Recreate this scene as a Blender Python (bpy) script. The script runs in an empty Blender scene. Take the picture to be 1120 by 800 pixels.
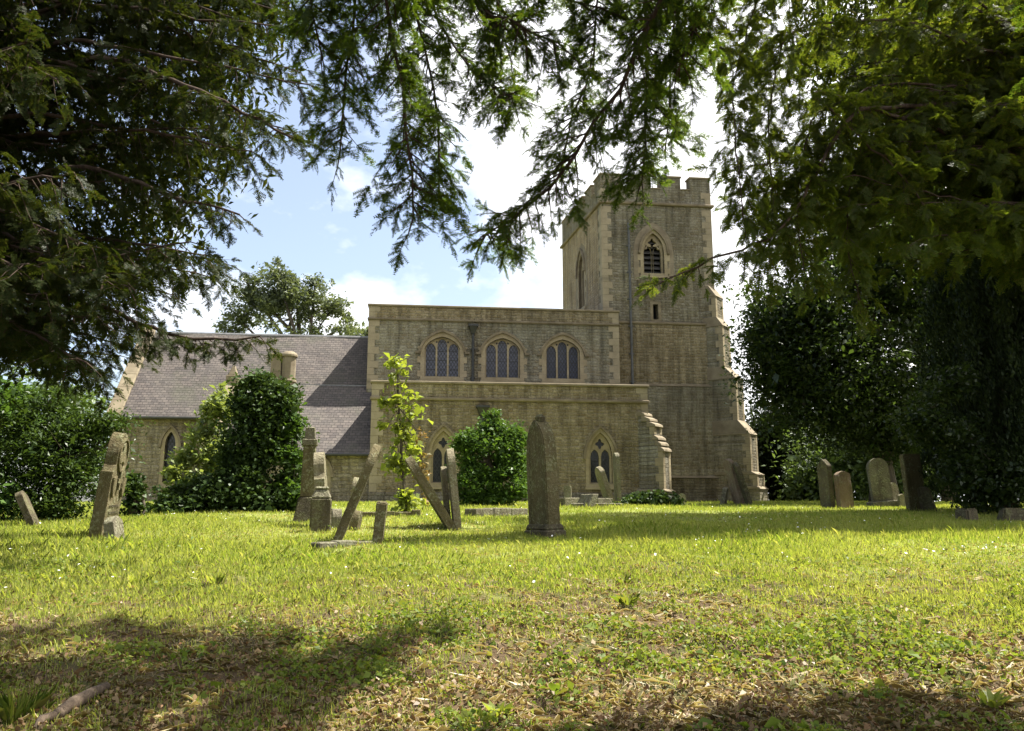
import bpy, math, random
import numpy as np
from mathutils import Vector, Matrix
from mathutils.geometry import tessellate_polygon

SC = bpy.context.scene
COL = SC.collection
R = math.radians
rng = np.random.default_rng(7)

# ------------------------------------------------------------------ camera
F, CX, CY, TH, EYE = 871.0, 560.0, 400.0, R(10), 1.30
cam_d = bpy.data.cameras.new('camera')
cam = bpy.data.objects.new('camera', cam_d)
COL.objects.link(cam)
cam.location = (0, 0, EYE)
cam.rotation_euler = (R(90) + TH, 0, 0)
cam_d.sensor_width = 36.0
cam_d.lens = 28.0
cam_d.clip_start = 0.05
cam_d.clip_end = 2000
SC.camera = cam

# ------------------------------------------------------------------ sky, sun, exposure
SUN_EL, SUN_AZ = R(60), R(65.8)          # azimuth from +Y towards +X
SUN_V = Vector((math.sin(SUN_AZ) * math.cos(SUN_EL), math.cos(SUN_AZ) * math.cos(SUN_EL), math.sin(SUN_EL)))
world = bpy.data.worlds.new('World')
SC.world = world
world.use_nodes = True
wt = world.node_tree
wt.nodes.clear()
def wn(t): return wt.nodes.new(t)
w_out, w_bg, w_sky = wn('ShaderNodeOutputWorld'), wn('ShaderNodeBackground'), wn('ShaderNodeTexSky')
w_sky.sky_type = 'NISHITA'
w_sky.sun_disc = False
w_sky.sun_elevation = SUN_EL
w_sky.sun_rotation = SUN_AZ
w_sky.dust_density = 2.0
w_bg.inputs['Strength'].default_value = 0.07
w_tc, w_map, w_no, w_cr, w_mix = wn('ShaderNodeTexCoord'), wn('ShaderNodeMapping'), wn('ShaderNodeTexNoise'), wn('ShaderNodeValToRGB'), wn('ShaderNodeMix')
w_map.inputs['Scale'].default_value = (1.0, 1.0, 1.7)
w_map.inputs['Location'].default_value = (0.32, 0.1, 0.25)
w_no.inputs['Scale'].default_value = 2.6
w_no.inputs['Detail'].default_value = 7
w_no.inputs['Roughness'].default_value = 0.55
w_sep, w_mul, w_add = wn('ShaderNodeSeparateXYZ'), wn('ShaderNodeMath'), wn('ShaderNodeMath')
w_mul.operation = 'MULTIPLY'; w_mul.inputs[1].default_value = 0.30
w_add.operation = 'ADD'
w_cr.color_ramp.elements[0].color = (.13, .13, .13, 1)
w_cr.color_ramp.elements[0].position = 0.38
w_cr.color_ramp.elements[1].position = 0.51
w_mix.data_type = 'RGBA'
w_mix.inputs['B'].default_value = (7.5, 7.5, 7.6, 1)
wl = wt.links.new
wl(w_tc.outputs['Generated'], w_map.inputs['Vector'])
wl(w_map.outputs['Vector'], w_no.inputs['Vector'])
wl(w_tc.outputs['Generated'], w_sep.inputs['Vector'])
wl(w_sep.outputs['X'], w_mul.inputs[0])
wl(w_mul.outputs[0], w_add.inputs[0])
wl(w_no.outputs['Fac'], w_add.inputs[1])
wl(w_add.outputs[0], w_cr.inputs['Fac'])
wl(w_cr.outputs['Color'], w_mix.inputs['Factor'])
wl(w_sky.outputs['Color'], w_mix.inputs['A'])
wl(w_mix.outputs['Result'], w_bg.inputs['Color'])
wl(w_bg.outputs['Background'], w_out.inputs['Surface'])

sun_d = bpy.data.lights.new('sun', 'SUN')
sun_d.energy = 5.0
sun_d.angle = R(0.53)
sun_d.color = (1.0, 0.95, 0.86)
sun = bpy.data.objects.new('sun', sun_d)
COL.objects.link(sun)
sun.location = (20, 10, 40)
sun.rotation_euler = SUN_V.to_track_quat('Z', 'Y').to_euler()

SC.view_settings.view_transform = 'Standard'
SC.view_settings.look = 'None'
SC.view_settings.exposure = 1.75
SC.view_settings.gamma = 1.0
SC.view_settings.use_curve_mapping = False
SC.render.engine = 'CYCLES'
SC.cycles.max_bounces = 6
SC.cycles.diffuse_bounces = 3
SC.cycles.glossy_bounces = 2
SC.cycles.transmission_bounces = 3
SC.cycles.transparent_max_bounces = 4
SC.cycles.use_denoising = True

# ------------------------------------------------------------------ photograph pixel <-> place
def ray(px, py):
    x = (px - CX) / F; y = -(py - CY) / F
    return np.array([x, math.cos(TH) - y * math.sin(TH), math.sin(TH) + y * math.cos(TH)])
def P(px, py, Y):
    r = ray(px, py)
    return np.array([0, 0, EYE]) + r * (Y / r[1])
GY = np.array([-400., -20, 0, 2.0, 3.4, 5.0, 6.6, 8.5, 10.5, 13, 16, 19, 22, 26, 29, 34, 60, 120, 600])
GZ = np.array([-6., 0.0, .15, .30, .42, .55, .665, .79, .90, 1.01, 1.12, 1.22, 1.30, 1.38, 1.42, 1.43, 1.43, .2, -8])
def vnoise(x, y, s, seed):
    r_ = np.random.default_rng(seed); k = r_.normal(0, 1, (7, 2)); ph = r_.uniform(0, 6.28, 7)
    v = 0
    for i in range(7): v = v + np.sin((x * k[i, 0] + y * k[i, 1]) * s + ph[i])
    return v / 7 ** .5
def gz(x, y):
    x = np.asarray(x, float); y = np.asarray(y, float)
    acc = 0
    for o in (-1.0, -0.5, 0, 0.5, 1.0): acc = acc + np.interp(y + o, GY, GZ)
    b = 0.022 * np.sin(x * 1.3 + 0.7 * y) * np.sin(y * 0.9 - 0.3 * x + 1) + 0.012 * np.sin(3.1 * x + 1.2) * np.cos(2.7 * y + .4 * x)
    near = np.clip((y - 1.0) / 1.0, 0, 1) * np.clip((11.5 - y) / 4.5, 0, 1)
    rel = .016 * vnoise(x, y, 4.5, 30) + .014 * vnoise(x, y, 11, 31) + .010 * vnoise(x, y, 22, 32)
    return acc / 5 + b * np.clip((28 - y) / 4, .3, 1) + rel * near
def G(px, py):
    r = ray(px, py)
    t = np.linspace(1.5, 60, 6000)
    p = np.array([0, 0, EYE])[None] + t[:, None] * r[None]
    d = p[:, 2] - gz(p[:, 0], p[:, 1])
    i = np.argmax(d < 0)
    if d[i] >= 0: i = np.argmin(d)
    return p[i, 0], p[i, 1], float(gz(p[i, 0], p[i, 1]))

# ------------------------------------------------------------------ object helpers
def tag(o, label=None, cat=None, group=None, kind=None):
    for k, v in (('label', label), ('category', cat), ('group', group), ('kind', kind)):
        if v: o[k] = v
    return o
def empty(name, loc, rz=0, **kw):
    o = bpy.data.objects.new(name, None)
    COL.objects.link(o)
    o.location = loc
    o.rotation_euler = (0, 0, rz)
    o.empty_display_size = 0.3
    return tag(o, **kw)
def link_mesh(name, me, m, parent=None):
    o = bpy.data.objects.new(name, me)
    COL.objects.link(o)
    if m: me.materials.append(m)
    if parent: o.parent = parent
    return o
def np_mesh(name, V, Fc, m, parent=None, smooth=False):
    """V (n,3), Fc (f,k) equal-sided faces."""
    V = np.ascontiguousarray(V, np.float32); Fc = np.ascontiguousarray(Fc, np.int32)
    me = bpy.data.meshes.new(name)
    k = Fc.shape[1]
    me.vertices.add(len(V)); me.vertices.foreach_set('co', V.ravel())
    me.loops.add(Fc.size); me.loops.foreach_set('vertex_index', Fc.ravel())
    me.polygons.add(len(Fc)); me.polygons.foreach_set('loop_start', np.arange(len(Fc), dtype=np.int32) * k)
    if smooth: me.polygons.foreach_set('use_smooth', np.ones(len(Fc), bool))
    me.update(calc_edges=True)
    return link_mesh(name, me, m, parent)

class MB:
    def __init__(s): s.v, s.f = [], []
    def add(s, v, f):
        b = len(s.v); s.v += [tuple(map(float, q)) for q in v]; s.f += [tuple(i + b for i in q) for q in f]; return s
    def box(s, x0, x1, y0, y1, z0, z1, M=None):
        v = [(x0,y0,z0),(x1,y0,z0),(x1,y1,z0),(x0,y1,z0),(x0,y0,z1),(x1,y0,z1),(x1,y1,z1),(x0,y1,z1)]
        if M is not None: v = [M @ Vector(q) for q in v]
        return s.add(v, [(3,2,1,0),(4,5,6,7),(0,1,5,4),(1,2,6,5),(2,3,7,6),(3,0,4,7)])
    def hexa(s, v):
        """eight corners: bottom ring then top ring"""
        return s.add(v, [(3,2,1,0),(4,5,6,7),(0,1,5,4),(1,2,6,5),(2,3,7,6),(3,0,4,7)])
    def tube(s, pts, rad, n=8, cap=True):
        pts = np.asarray(pts, float); k = len(pts)
        rad = np.broadcast_to(np.asarray(rad, float), (k,))
        T = np.gradient(pts, axis=0); T /= np.linalg.norm(T, axis=1)[:, None] + 1e-9
        ref = np.array([0.31, 0.12, 0.94]) if abs(T[0] @ np.array([0.31, .12, .94])) < .9 else np.array([1., 0, 0])
        V = []
        a = np.arange(n) * 2 * math.pi / n
        for i in range(k):
            A = np.cross(T[i], ref); A /= np.linalg.norm(A) + 1e-9
            B = np.cross(T[i], A)
            V += list(pts[i] + rad[i] * (np.cos(a)[:, None] * A + np.sin(a)[:, None] * B))
        Fc = []
        for i in range(k - 1):
            for j in range(n):
                q = (j + 1) % n
                Fc.append((i*n+j, i*n+q, (i+1)*n+q, (i+1)*n+j))
        if cap:
            Fc.append(tuple(range(n))[::-1]); Fc.append(tuple((k-1)*n + j for j in range(n)))
        return s.add(V, Fc)
    def prism(s, ring, z0, z1):
        n = len(ring)
        v = [(x, y, z0) for x, y in ring] + [(x, y, z1) for x, y in ring]
        return s.add(v, [tuple(range(n))[::-1], tuple(range(n, 2*n))] + [(i, (i+1) % n, n+(i+1) % n, n+i) for i in range(n)])
    def plate(s, outer, holes, d0, d1, frame):
        loops = [outer] + list(holes)
        flat = [q for l in loops for q in l]
        tris = tessellate_polygon([[Vector((x, z, 0)) for x, z in l] for l in loops])
        n = len(flat)
        v = [frame(x, d0, z) for x, z in flat] + [frame(x, d1, z) for x, z in flat]
        f = [tuple(t) for t in tris] + [tuple(n + i for i in t)[::-1] for t in tris]
        b = 0
        for l in loops:
            k = len(l)
            f += [(b+i, b+(i+1) % k, n+b+(i+1) % k, n+b+i) for i in range(k)]
            b += k
        return s.add(v, f)
    def build(s, name, m, parent=None, smooth=False, bevel=0, seg=1, fix=True):
        me = bpy.data.meshes.new(name)
        me.from_pydata(s.v, [], s.f)
        import bmesh
        bm = bmesh.new(); bm.from_mesh(me)
        if fix: bmesh.ops.recalc_face_normals(bm, faces=bm.faces)
        if bevel:
            bmesh.ops.remove_doubles(bm, verts=bm.verts, dist=1e-5)
            es = [e for e in bm.edges if len(e.link_faces) == 2 and e.calc_face_angle(0) > 0.5]
            bmesh.ops.bevel(bm, geom=es, offset=bevel, segments=seg, affect='EDGES', clamp_overlap=True)
        bm.to_mesh(me); bm.free()
        if smooth:
            for p in me.polygons: p.use_smooth = True
        return link_mesh(name, me, m, parent)

# ------------------------------------------------------------------ materials
class NT:
    def __init__(s, name):
        s.m = bpy.data.materials.new(name); s.m.use_nodes = True
        s.t = s.m.node_tree; s.t.nodes.clear()
        s.out = s.t.nodes.new('ShaderNodeOutputMaterial')
    def n(s, t, props=None, **ins):
        nd = s.t.nodes.new('ShaderNode' + t)
        for k, v in (props or {}).items(): setattr(nd, k, v)
        for k, v in ins.items():
            k2 = int(k[1:]) if k[0] == '_' and k[1:].isdigit() else k.replace('_', ' ')
            s.set(nd.inputs[k2], v)
        return nd
    def set(s, sock, v):
        if isinstance(v, bpy.types.NodeSocket): s.t.links.new(v, sock)
        elif isinstance(v, bpy.types.Node): s.t.links.new(v.outputs[0], sock)
        else:
            if sock.type == 'RGBA' and len(v) == 3: v = (*v, 1)
            sock.default_value = v
    def math(s, op, a, b=0.0): return s.n('Math', {'operation': op}, _0=a, _1=b).outputs[0]
    def noise(s, vec, scale, detail=4, rough=.55, dist=0):
        return s.n('TexNoise', None, Vector=vec, Scale=scale, Detail=detail, Roughness=rough, Distortion=dist).outputs['Fac']
    def ramp(s, fac, stops):
        nd = s.n('ValToRGB', None, Fac=fac); e = nd.color_ramp.elements
        while len(e) < len(stops): e.new(0.5)
        for q, (p, c) in zip(e, stops):
            q.position = p
            q.color = (*c, 1) if isinstance(c, tuple) else (c, c, c, 1)
        return nd.outputs['Color']
    def mix(s, fac, a, b, blend='MIX'):
        nd = s.n('Mix', {'data_type': 'RGBA', 'blend_type': blend})
        s.set(nd.inputs['Factor'], fac); s.set(nd.inputs['A'], a); s.set(nd.inputs['B'], b)
        return nd.outputs['Result']
    def bump(s, h, strength=.5, dist=.02, normal=None):
        kw = dict(Height=h, Strength=strength, Distance=dist)
        if normal is not None: kw['Normal'] = normal
        return s.n('Bump', None, **kw).outputs[0]
    def pbr(s, col, rough=.9, normal=None, spec=.3, **kw):
        b = s.n('BsdfPrincipled', None, Base_Color=col, Roughness=rough, **kw)
        b.inputs['Specular IOR Level'].default_value = spec
        if normal is not None: s.set(b.inputs['Normal'], normal)
        s.t.links.new(b.outputs[0], s.out.inputs['Surface'])
        return s.m

def wall_mat(name, cols, mortar, bw=.34, rh=.145, stain=(.5, 1.15), grey=.30):
    """coursed rubble: every stone gets a colour of its own, courses wander a little."""
    t = NT(name)
    tc = t.n('TexCoord').outputs['Object']
    sp = t.n('SeparateXYZ', None, Vector=tc)
    x = t.math('ADD', t.math('ADD', sp.outputs[0], sp.outputs[1]), t.math('MULTIPLY', t.noise(tc, 2.5, 3), .10))
    z = t.math('ADD', sp.outputs[2], t.math('MULTIPLY', t.noise(tc, .8, 3), .12))
    zr = t.math('DIVIDE', z, rh)
    row = t.math('FLOOR', zr)
    rnd = t.n('TexWhiteNoise', {'noise_dimensions': '1D'}, W=row).outputs['Value']
    xr = t.math('ADD', t.math('DIVIDE', x, t.math('MULTIPLY', t.math('ADD', t.math('MULTIPLY', rnd, .6), .7), bw)), t.math('MULTIPLY', rnd, 37.7))
    cell = t.n('CombineXYZ', None, X=t.math('FLOOR', xr), Y=row, Z=0.0).outputs[0]
    wn_ = t.n('TexWhiteNoise', {'noise_dimensions': '2D'}, Vector=cell)
    k = len(cols)
    col = t.ramp(wn_.outputs['Value'], [(i / (k - 1), c) for i, c in enumerate(cols)])
    fz = t.math('PINGPONG', zr, .5); fx = t.math('PINGPONG', xr, .5)
    edge = t.math('MINIMUM', t.math('MULTIPLY', fz, rh), t.math('MULTIPLY', fx, bw))
    edge = t.math('ADD', edge, t.math('MULTIPLY', t.math('SUBTRACT', t.noise(tc, 17, 4), .5), .03))
    mm_ = t.ramp(edge, [(.006, 1.0), (.020, 0.0)])
    fine = t.noise(tc, 13, 6, .72)
    col = t.mix(t.ramp(fine, [(.40, .55), (.60, 0.0)]), col, (.07, .055, .035))
    col = t.mix(t.math('MULTIPLY', mm_, .75), col, mortar)
    pat = t.ramp(t.noise(tc, .30, 5, .62), [(.44, 0.0), (.60, 1.0)])
    col = t.mix(t.math('MULTIPLY', pat, grey), col, (.175, .18, .135))
    col = t.mix(1.0, col, t.ramp(t.noise(tc, .6, 6, .65), [(.28, stain[0]), (.70, stain[1])]), 'MULTIPLY')
    stv = t.n('Mapping', None, Vector=tc); stv.inputs['Scale'].default_value = (2.6, 2.6, .22)
    col = t.mix(1.0, col, t.ramp(t.noise(stv.outputs[0], 1.6, 5, .65), [(.33, .52), (.56, 1.08)]), 'MULTIPLY')
    lich = t.ramp(t.noise(tc, 4.3, 7, .75), [(.60, 0.0), (.68, 1.0)])
    col = t.mix(t.math('MULTIPLY', lich, .32), col, (.36, .34, .27))
    h = t.math('ADD', t.math('MULTIPLY', mm_, -1.0), t.math('ADD', t.math('MULTIPLY', fine, 1.2), t.math('MULTIPLY', wn_.outputs['Value'], .5)))
    return t.pbr(col, .92, t.bump(h, 1.0, .04), .12)
M = {}
M['aisle'] = wall_mat('ironstone_rubble', [(.25, .19, .10), (.29, .23, .13), (.33, .265, .16), (.38, .315, .20)], (.40, .34, .23), .25, .13, (.62, 1.15), grey=.15)
M['nave'] = wall_mat('mixed_rubble', [(.23, .19, .115), (.27, .235, .155), (.29, .265, .19), (.36, .325, .235)], (.38, .335, .25), .25, .13, (.62, 1.15), grey=.45)
M['tower'] = wall_mat('grey_rubble', [(.21, .17, .105), (.245, .21, .135), (.27, .235, .165), (.33, .295, .22)], (.33, .29, .21), .25, .125, (.6, 1.15), grey=.30)
M['chancel'] = wall_mat('limestone_rubble', [(.25, .20, .115), (.30, .25, .155), (.33, .28, .19), (.37, .32, .23)], (.37, .32, .23), .28, .14, (.62, 1.15), grey=.12)
M['rough'] = wall_mat('weathered_buttress_stone', [(.20, .165, .115), (.26, .23, .17), (.30, .27, .21), (.34, .315, .255)], (.26, .225, .165), .28, .15, (.6, 1.1), grey=.15)

M['tower_side'] = wall_mat('bounce_warmed_ironstone_rubble', [(.36, .265, .15), (.40, .305, .18), (.43, .335, .21), (.46, .37, .24)], (.46, .38, .26), .25, .125, (.75, 1.1), grey=.05)  # warm light bounced onto this face is put into the stone colour
def ashlar(name, c, c2, joint=.34):
    t = NT(name)
    tc = t.n('TexCoord').outputs['Object']
    n1 = t.noise(tc, 1.7, 6, .65); n2 = t.noise(tc, 22, 5, .7)
    col = t.mix(t.ramp(n1, [(.35, 0.0), (.65, 1.0)]), c, c2)
    col = t.mix(t.ramp(n2, [(.55, 0.0), (.68, .6)]), col, (.13, .115, .08))
    sp = t.n('SeparateXYZ', None, Vector=tc)
    jz = t.math('PINGPONG', sp.outputs[2], joint / 2)
    jf = t.ramp(t.math('DIVIDE', jz, joint / 2), [(.0, 1.0), (.07, 0.0)])
    col = t.mix(t.math('MULTIPLY', jf, .55), col, (.10, .085, .06))
    return t.pbr(col, .88, t.bump(t.math('ADD', n2, t.math('MULTIPLY', n1, 2)), .35, .01), .2)
M['ashlar'] = ashlar('dressed_limestone', (.32, .265, .17), (.225, .18, .11))
M['coping'] = ashlar('weathered_coping_stone', (.24, .20, .135), (.15, .12, .08), .6)
M['quoin'] = ashlar('quoin_limestone', (.31, .26, .175), (.23, .19, .125), 5.0)
M['string'] = ashlar('string_course_stone', (.22, .18, .12), (.12, .095, .06), .7)

def tile_mat():
    t = NT('plain_clay_roof_tiles')
    tc = t.n('TexCoord').outputs['Object']
    sp = t.n('SeparateXYZ', None, Vector=tc)
    z = t.math('ADD', t.math('MULTIPLY', sp.outputs[2], 1.3), t.math('MULTIPLY', t.noise(tc, 1.1, 3), .05))
    v = t.n('CombineXYZ', None, X=sp.outputs[0], Y=z, Z=0.0).outputs[0]
    br = t.n('TexBrick', {'offset': .5}, Vector=v, Color1=(.100, .083, .073), Color2=(.052, .044, .042), Mortar=(.018, .016, .015), Scale=1.0)
    br.inputs['Mortar Size'].default_value = .009
    br.inputs['Brick Width'].default_value = .21
    br.inputs['Row Height'].default_value = .145
    col = t.mix(t.ramp(t.noise(tc, .9, 6, .65), [(.35, 0.0), (.7, .5)]), br.outputs['Color'], (.085, .078, .066))
    col = t.mix(t.ramp(t.noise(tc, .5, 5, .7), [(.50, 0.0), (.66, .55)]), col, (.055, .058, .036))
    col = t.mix(t.ramp(t.noise(tc, 9, 4, .7), [(.58, 0.0), (.70, .5)]), col, (.16, .145, .13))
    row = t.math('PINGPONG', t.math('DIVIDE', z, .29), .5)
    saw = t.math('FRACT', t.math('DIVIDE', z, .145))
    h = t.math('ADD', t.math('SUBTRACT', t.math('MULTIPLY', saw, -.8), t.math('MULTIPLY', br.outputs['Fac'], .6)), t.math('MULTIPLY', t.noise(v, 7, 3), .8))
    return t.pbr(col, .85, t.bump(h, .8, .035), .25)
M['tiles'] = tile_mat()
def plain(name, c, rough=.7, spec=.3, metal=0, c2=None, sc=6):
    t = NT(name)
    tc = t.n('TexCoord').outputs['Object']
    n1 = t.noise(tc, sc, 5, .65)
    c2 = c2 or tuple(q * .55 for q in c)
    m = t.pbr(t.mix(t.ramp(n1, [(.35, 0.0), (.68, 1.0)]), c, c2), rough, t.bump(n1, .3, .01), spec)
    return m
M['lead'] = plain('lead_sheet', (.16, .16, .165), .55, .5)
M['pipe'] = plain('cast_iron_pipe', (.035, .035, .033), .5, .4)
M['leadpipe'] = plain('grey_lead_pipe', (.10, .10, .10), .6, .3)
M['dark'] = plain('dark_void', (.012, .012, .012), .9, .1)
M['louvre'] = plain('weathered_louvre_boards', (.085, .08, .072), .8, .2)
def glass(name, base, lead=.14, diamond=True):
    t = NT(name)
    tc = t.n('TexCoord').outputs['Object']
    sp = t.n('SeparateXYZ', None, Vector=tc)
    u = t.math('ADD', sp.outputs[0], sp.outputs[1])
    a = t.math('PINGPONG', t.math('ADD', u, t.math('MULTIPLY', sp.outputs[2], .6)), lead / 2)
    b = t.math('PINGPONG', t.math('SUBTRACT', u, t.math('MULTIPLY', sp.outputs[2], .6)), lead / 2)
    lf = t.ramp(t.math('DIVIDE', t.math('MINIMUM', a, b), lead / 2), [(.14, 1.0), (.30, 0.0)])
    bar = t.math('PINGPONG', sp.outputs[2], .2)
    bf = t.ramp(bar, [(.0, 1.0), (.03, 0.0)])
    lf = t.math('MAXIMUM', lf, bf)
    n1 = t.noise(tc, 3.5, 2)
    col = t.mix(n1, base, tuple(q * .6 for q in base))
    col = t.mix(lf, col, (.02, .02, .02))
    rough = t.math('ADD', t.math('MULTIPLY', lf, .5), .12)
    return t.pbr(col, rough, t.bump(t.noise(tc, 6, 2), .25, .02), .3)
M['glass_blue'] = glass('leaded_glass', (.075, .08, .11))
M['glass_dark'] = glass('dark_leaded_glass', (.018, .02, .022))

def leaf_mat(name, cols, trans=.45, rough=.45, gloss=.06, patch=1.5, patchcol=None, tcol=None):
    """diffuse + translucent + sheen; colour varies by leaf and by loose patches of growth."""
    t = NT(name)
    g = t.n('NewGeometry')
    tc = t.n('TexCoord').outputs['Object']
    k = len(cols)
    col = t.ramp(g.outputs['Random Per Island'], [(i / max(1, k - 1), c) for i, c in enumerate(cols)])
    n1 = t.noise(tc, patch, 3)
    col = t.mix(t.ramp(n1, [(.38, 0.0), (.66, .7)]), col, patchcol or cols[-1])
    tr = t.mix(1.0, col, tcol or (1.55, 1.45, .75), 'MULTIPLY')
    d = t.n('BsdfDiffuse', None, Color=col)
    s = t.n('BsdfTranslucent', None, Color=tr)
    gl = t.n('BsdfGlossy', None, Color=(1, 1, 1), Roughness=rough)
    m1 = t.n('MixShader', None, Fac=trans, _1=d.outputs[0], _2=s.outputs[0])
    lw = t.n('LayerWeight', None, Blend=.35)
    m2 = t.n('MixShader', None, Fac=t.math('MULTIPLY', t.math('ADD', t.math('MULTIPLY', lw.outputs['Facing'], .6), .25), gloss), _1=m1.outputs[0], _2=gl.outputs[0])
    t.t.links.new(m2.outputs[0], t.out.inputs['Surface'])
    return t.m
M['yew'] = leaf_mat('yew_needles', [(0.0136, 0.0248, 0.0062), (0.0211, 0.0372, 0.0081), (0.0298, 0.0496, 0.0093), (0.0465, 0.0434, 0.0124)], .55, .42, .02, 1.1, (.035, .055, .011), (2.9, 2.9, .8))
M['yew_lit'] = leaf_mat('sunlit_yew_needles', [(.030, .045, .010), (.042, .062, .012), (.055, .075, .015), (.085, .075, .025)], .55, .42, .02, 1.1, (.05, .07, .014), (2.5, 2.4, .65))  # brighter copy of the yew needles, sunlight on the sprays put into the colour
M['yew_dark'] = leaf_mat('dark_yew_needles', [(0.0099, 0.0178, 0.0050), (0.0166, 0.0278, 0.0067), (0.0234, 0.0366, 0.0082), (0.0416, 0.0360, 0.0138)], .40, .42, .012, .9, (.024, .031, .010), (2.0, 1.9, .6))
M['beech'] = leaf_mat('dark_broadleaf', [(0.0157, 0.0282, 0.0077), (0.0250, 0.0437, 0.0109), (0.0328, 0.0560, 0.0126)], .5, .4, .07, .6)
M['conifer'] = leaf_mat('dark_cypress', [(0.0094, 0.0174, 0.0061), (0.0147, 0.0269, 0.0080), (0.0202, 0.0336, 0.0094)], .25, .5, .04, .8)
M['oak'] = leaf_mat('oak_leaves', [(0.0469, 0.0655, 0.0370), (0.0724, 0.0963, 0.0484), (0.0936, 0.1182, 0.0636)], .35, .4, .10, .5)
M['fartree'] = leaf_mat('distant_leaves', [(0.0459, 0.0721, 0.0237), (0.0657, 0.1050, 0.0288), (0.0918, 0.1444, 0.0394)], .42, .45, .08, .4)
M['laurel'] = leaf_mat('glossy_laurel', [(0.0204, 0.0402, 0.0102), (0.0328, 0.0620, 0.0131), (0.0510, 0.0839, 0.0175)], .32, .4, .04, 1.2)
M['ivy'] = leaf_mat('ivy_leaves', [(0.0207, 0.0393, 0.0123), (0.0310, 0.0558, 0.0154), (0.0465, 0.0774, 0.0207)], .22, .42, .03, 2.0)
M['bush'] = leaf_mat('bush_leaves', [(0.0274, 0.0547, 0.0137), (0.0439, 0.0880, 0.0176), (0.0684, 0.1271, 0.0215)], .36, .42, .03, 2.0)
M['bright'] = leaf_mat('bright_leaves', [(0.1248, 0.1768, 0.0260), (0.1664, 0.2184, 0.0364), (0.2080, 0.2496, 0.0520)], .50, .4, .06, 2.0, (.2, .22, .05), (1.5, 1.45, .6))
M['elder'] = leaf_mat('elder_leaves', [(0.1080, 0.1566, 0.0378), (0.1512, 0.1998, 0.0540), (0.1944, 0.2376, 0.0756)], .42, .35, .08, 2.0)
M['russet'] = leaf_mat('russet_leaves', [(.16, .09, .04), (.20, .12, .05), (.13, .12, .04)], .4, .4, .05, 3)
M['grass'] = leaf_mat('grass_blades', [(.12, .185, .026), (.18, .25, .038), (.24, .295, .06), (.29, .31, .08), (.37, .345, .17)], .45, .4, .03, .55, (.31, .325, .10), (1.55, 1.55, .62))
M['clover'] = leaf_mat('low_weeds', [(.05, .085, .016), (.09, .14, .022), (.14, .19, .03), (.20, .23, .05), (.17, .15, .05)], .42, .45, .02, 2.5, (.13, .17, .035), (1.5, 1.45, .55))
M['straw'] = leaf_mat('dry_straw', [(.30, .24, .12), (.22, .17, .09), (.36, .31, .18)], .25, .5, .05, 2)
M['litter'] = leaf_mat('dead_leaves', [(.17, .10, .04), (.10, .06, .028), (.20, .135, .06), (.29, .22, .12), (.08, .045, .025), (.20, .10, .04)], .15, .45, .04, 3, (.17, .12, .06), (1.2, 1.0, .7))
M['daisy'] = plain('daisy_petals', (.8, .8, .76), .7, .2, c2=(.7, .7, .66))
def bark(name, c, c2):
    t = NT(name)
    tc = t.n('TexCoord').outputs['Object']
    mp = t.n('Mapping', None, Vector=tc); mp.inputs['Scale'].default_value = (1, 1, .25)
    n1 = t.noise(mp.outputs[0], 16, 6, .7)
    return t.pbr(t.mix(t.ramp(n1, [(.35, 0.0), (.65, 1.0)]), c, c2), .9, t.bump(n1, .7, .03), .15)
M['bark'] = bark('yew_bark', (.075, .052, .036), (.03, .02, .015))
M['bark_grey'] = bark('grey_bark', (.12, .10, .075), (.05, .042, .032))
M['wood'] = bark('rotting_wood', (.16, .12, .085), (.06, .043, .03))

def stone_mat(name, c, c2, green=.35, lich=.4):
    t = NT(name)
    tc = t.n('TexCoord').outputs['Object']
    oi = t.n('ObjectInfo').outputs['Random']
    ad = t.n('VectorMath', {'operation': 'ADD'}); t.set(ad.inputs[0], tc)
    t.set(ad.inputs[1], t.n('CombineXYZ', None, X=t.math('MULTIPLY', oi, 37.0), Y=t.math('MULTIPLY', oi, 11.0), Z=0.0).outputs[0])
    v = ad.outputs[0]
    n1 = t.noise(v, 2.2, 7, .68); n2 = t.noise(v, 26, 5, .7); n3 = t.noise(v, 6.5, 6, .7)
    st = t.n('Mapping', None, Vector=v); st.inputs['Scale'].default_value = (5, 5, .5)
    n4 = t.noise(st.outputs[0], 2.0, 5, .65)
    col = t.mix(t.ramp(n1, [(.36, 0.0), (.64, 1.0)]), c, c2)
    col = t.mix(t.ramp(n4, [(.45, 0.0), (.7, .55)]), col, tuple(q * .45 for q in c2))
    col = t.mix(t.math('MULTIPLY', t.ramp(n3, [(.48, 0.0), (.62, 1.0)]), green), col, (.10, .11, .03))
    col = t.mix(t.math('MULTIPLY', t.ramp(t.math('ADD', t.math('MULTIPLY', n2, .5), t.math('MULTIPLY', n3, .5)), [(.53, 0.0), (.58, 1.0)]), lich), col, (.34, .33, .24))
    h = t.math('ADD', n2, t.math('MULTIPLY', n3, 2.5))
    return t.pbr(col, .92, t.bump(h, .9, .025), .12)
M['stone_brown'] = stone_mat('mossy_brown_headstone', (.15, .125, .07), (.095, .08, .04), .5, .35)
M['stone_grey'] = stone_mat('grey_headstone', (.19, .175, .125), (.115, .10, .068), .45, .5)
M['stone_pale'] = stone_mat('pale_lichened_headstone', (.25, .225, .15), (.155, .13, .08), .5, .5)
M['stone_dark'] = stone_mat('dark_stained_headstone', (.12, .10, .065), (.07, .06, .038), .45, .2)
M['stone_red'] = stone_mat('pinkish_sandstone', (.24, .175, .125), (.18, .13, .09), .2, .35)

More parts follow.
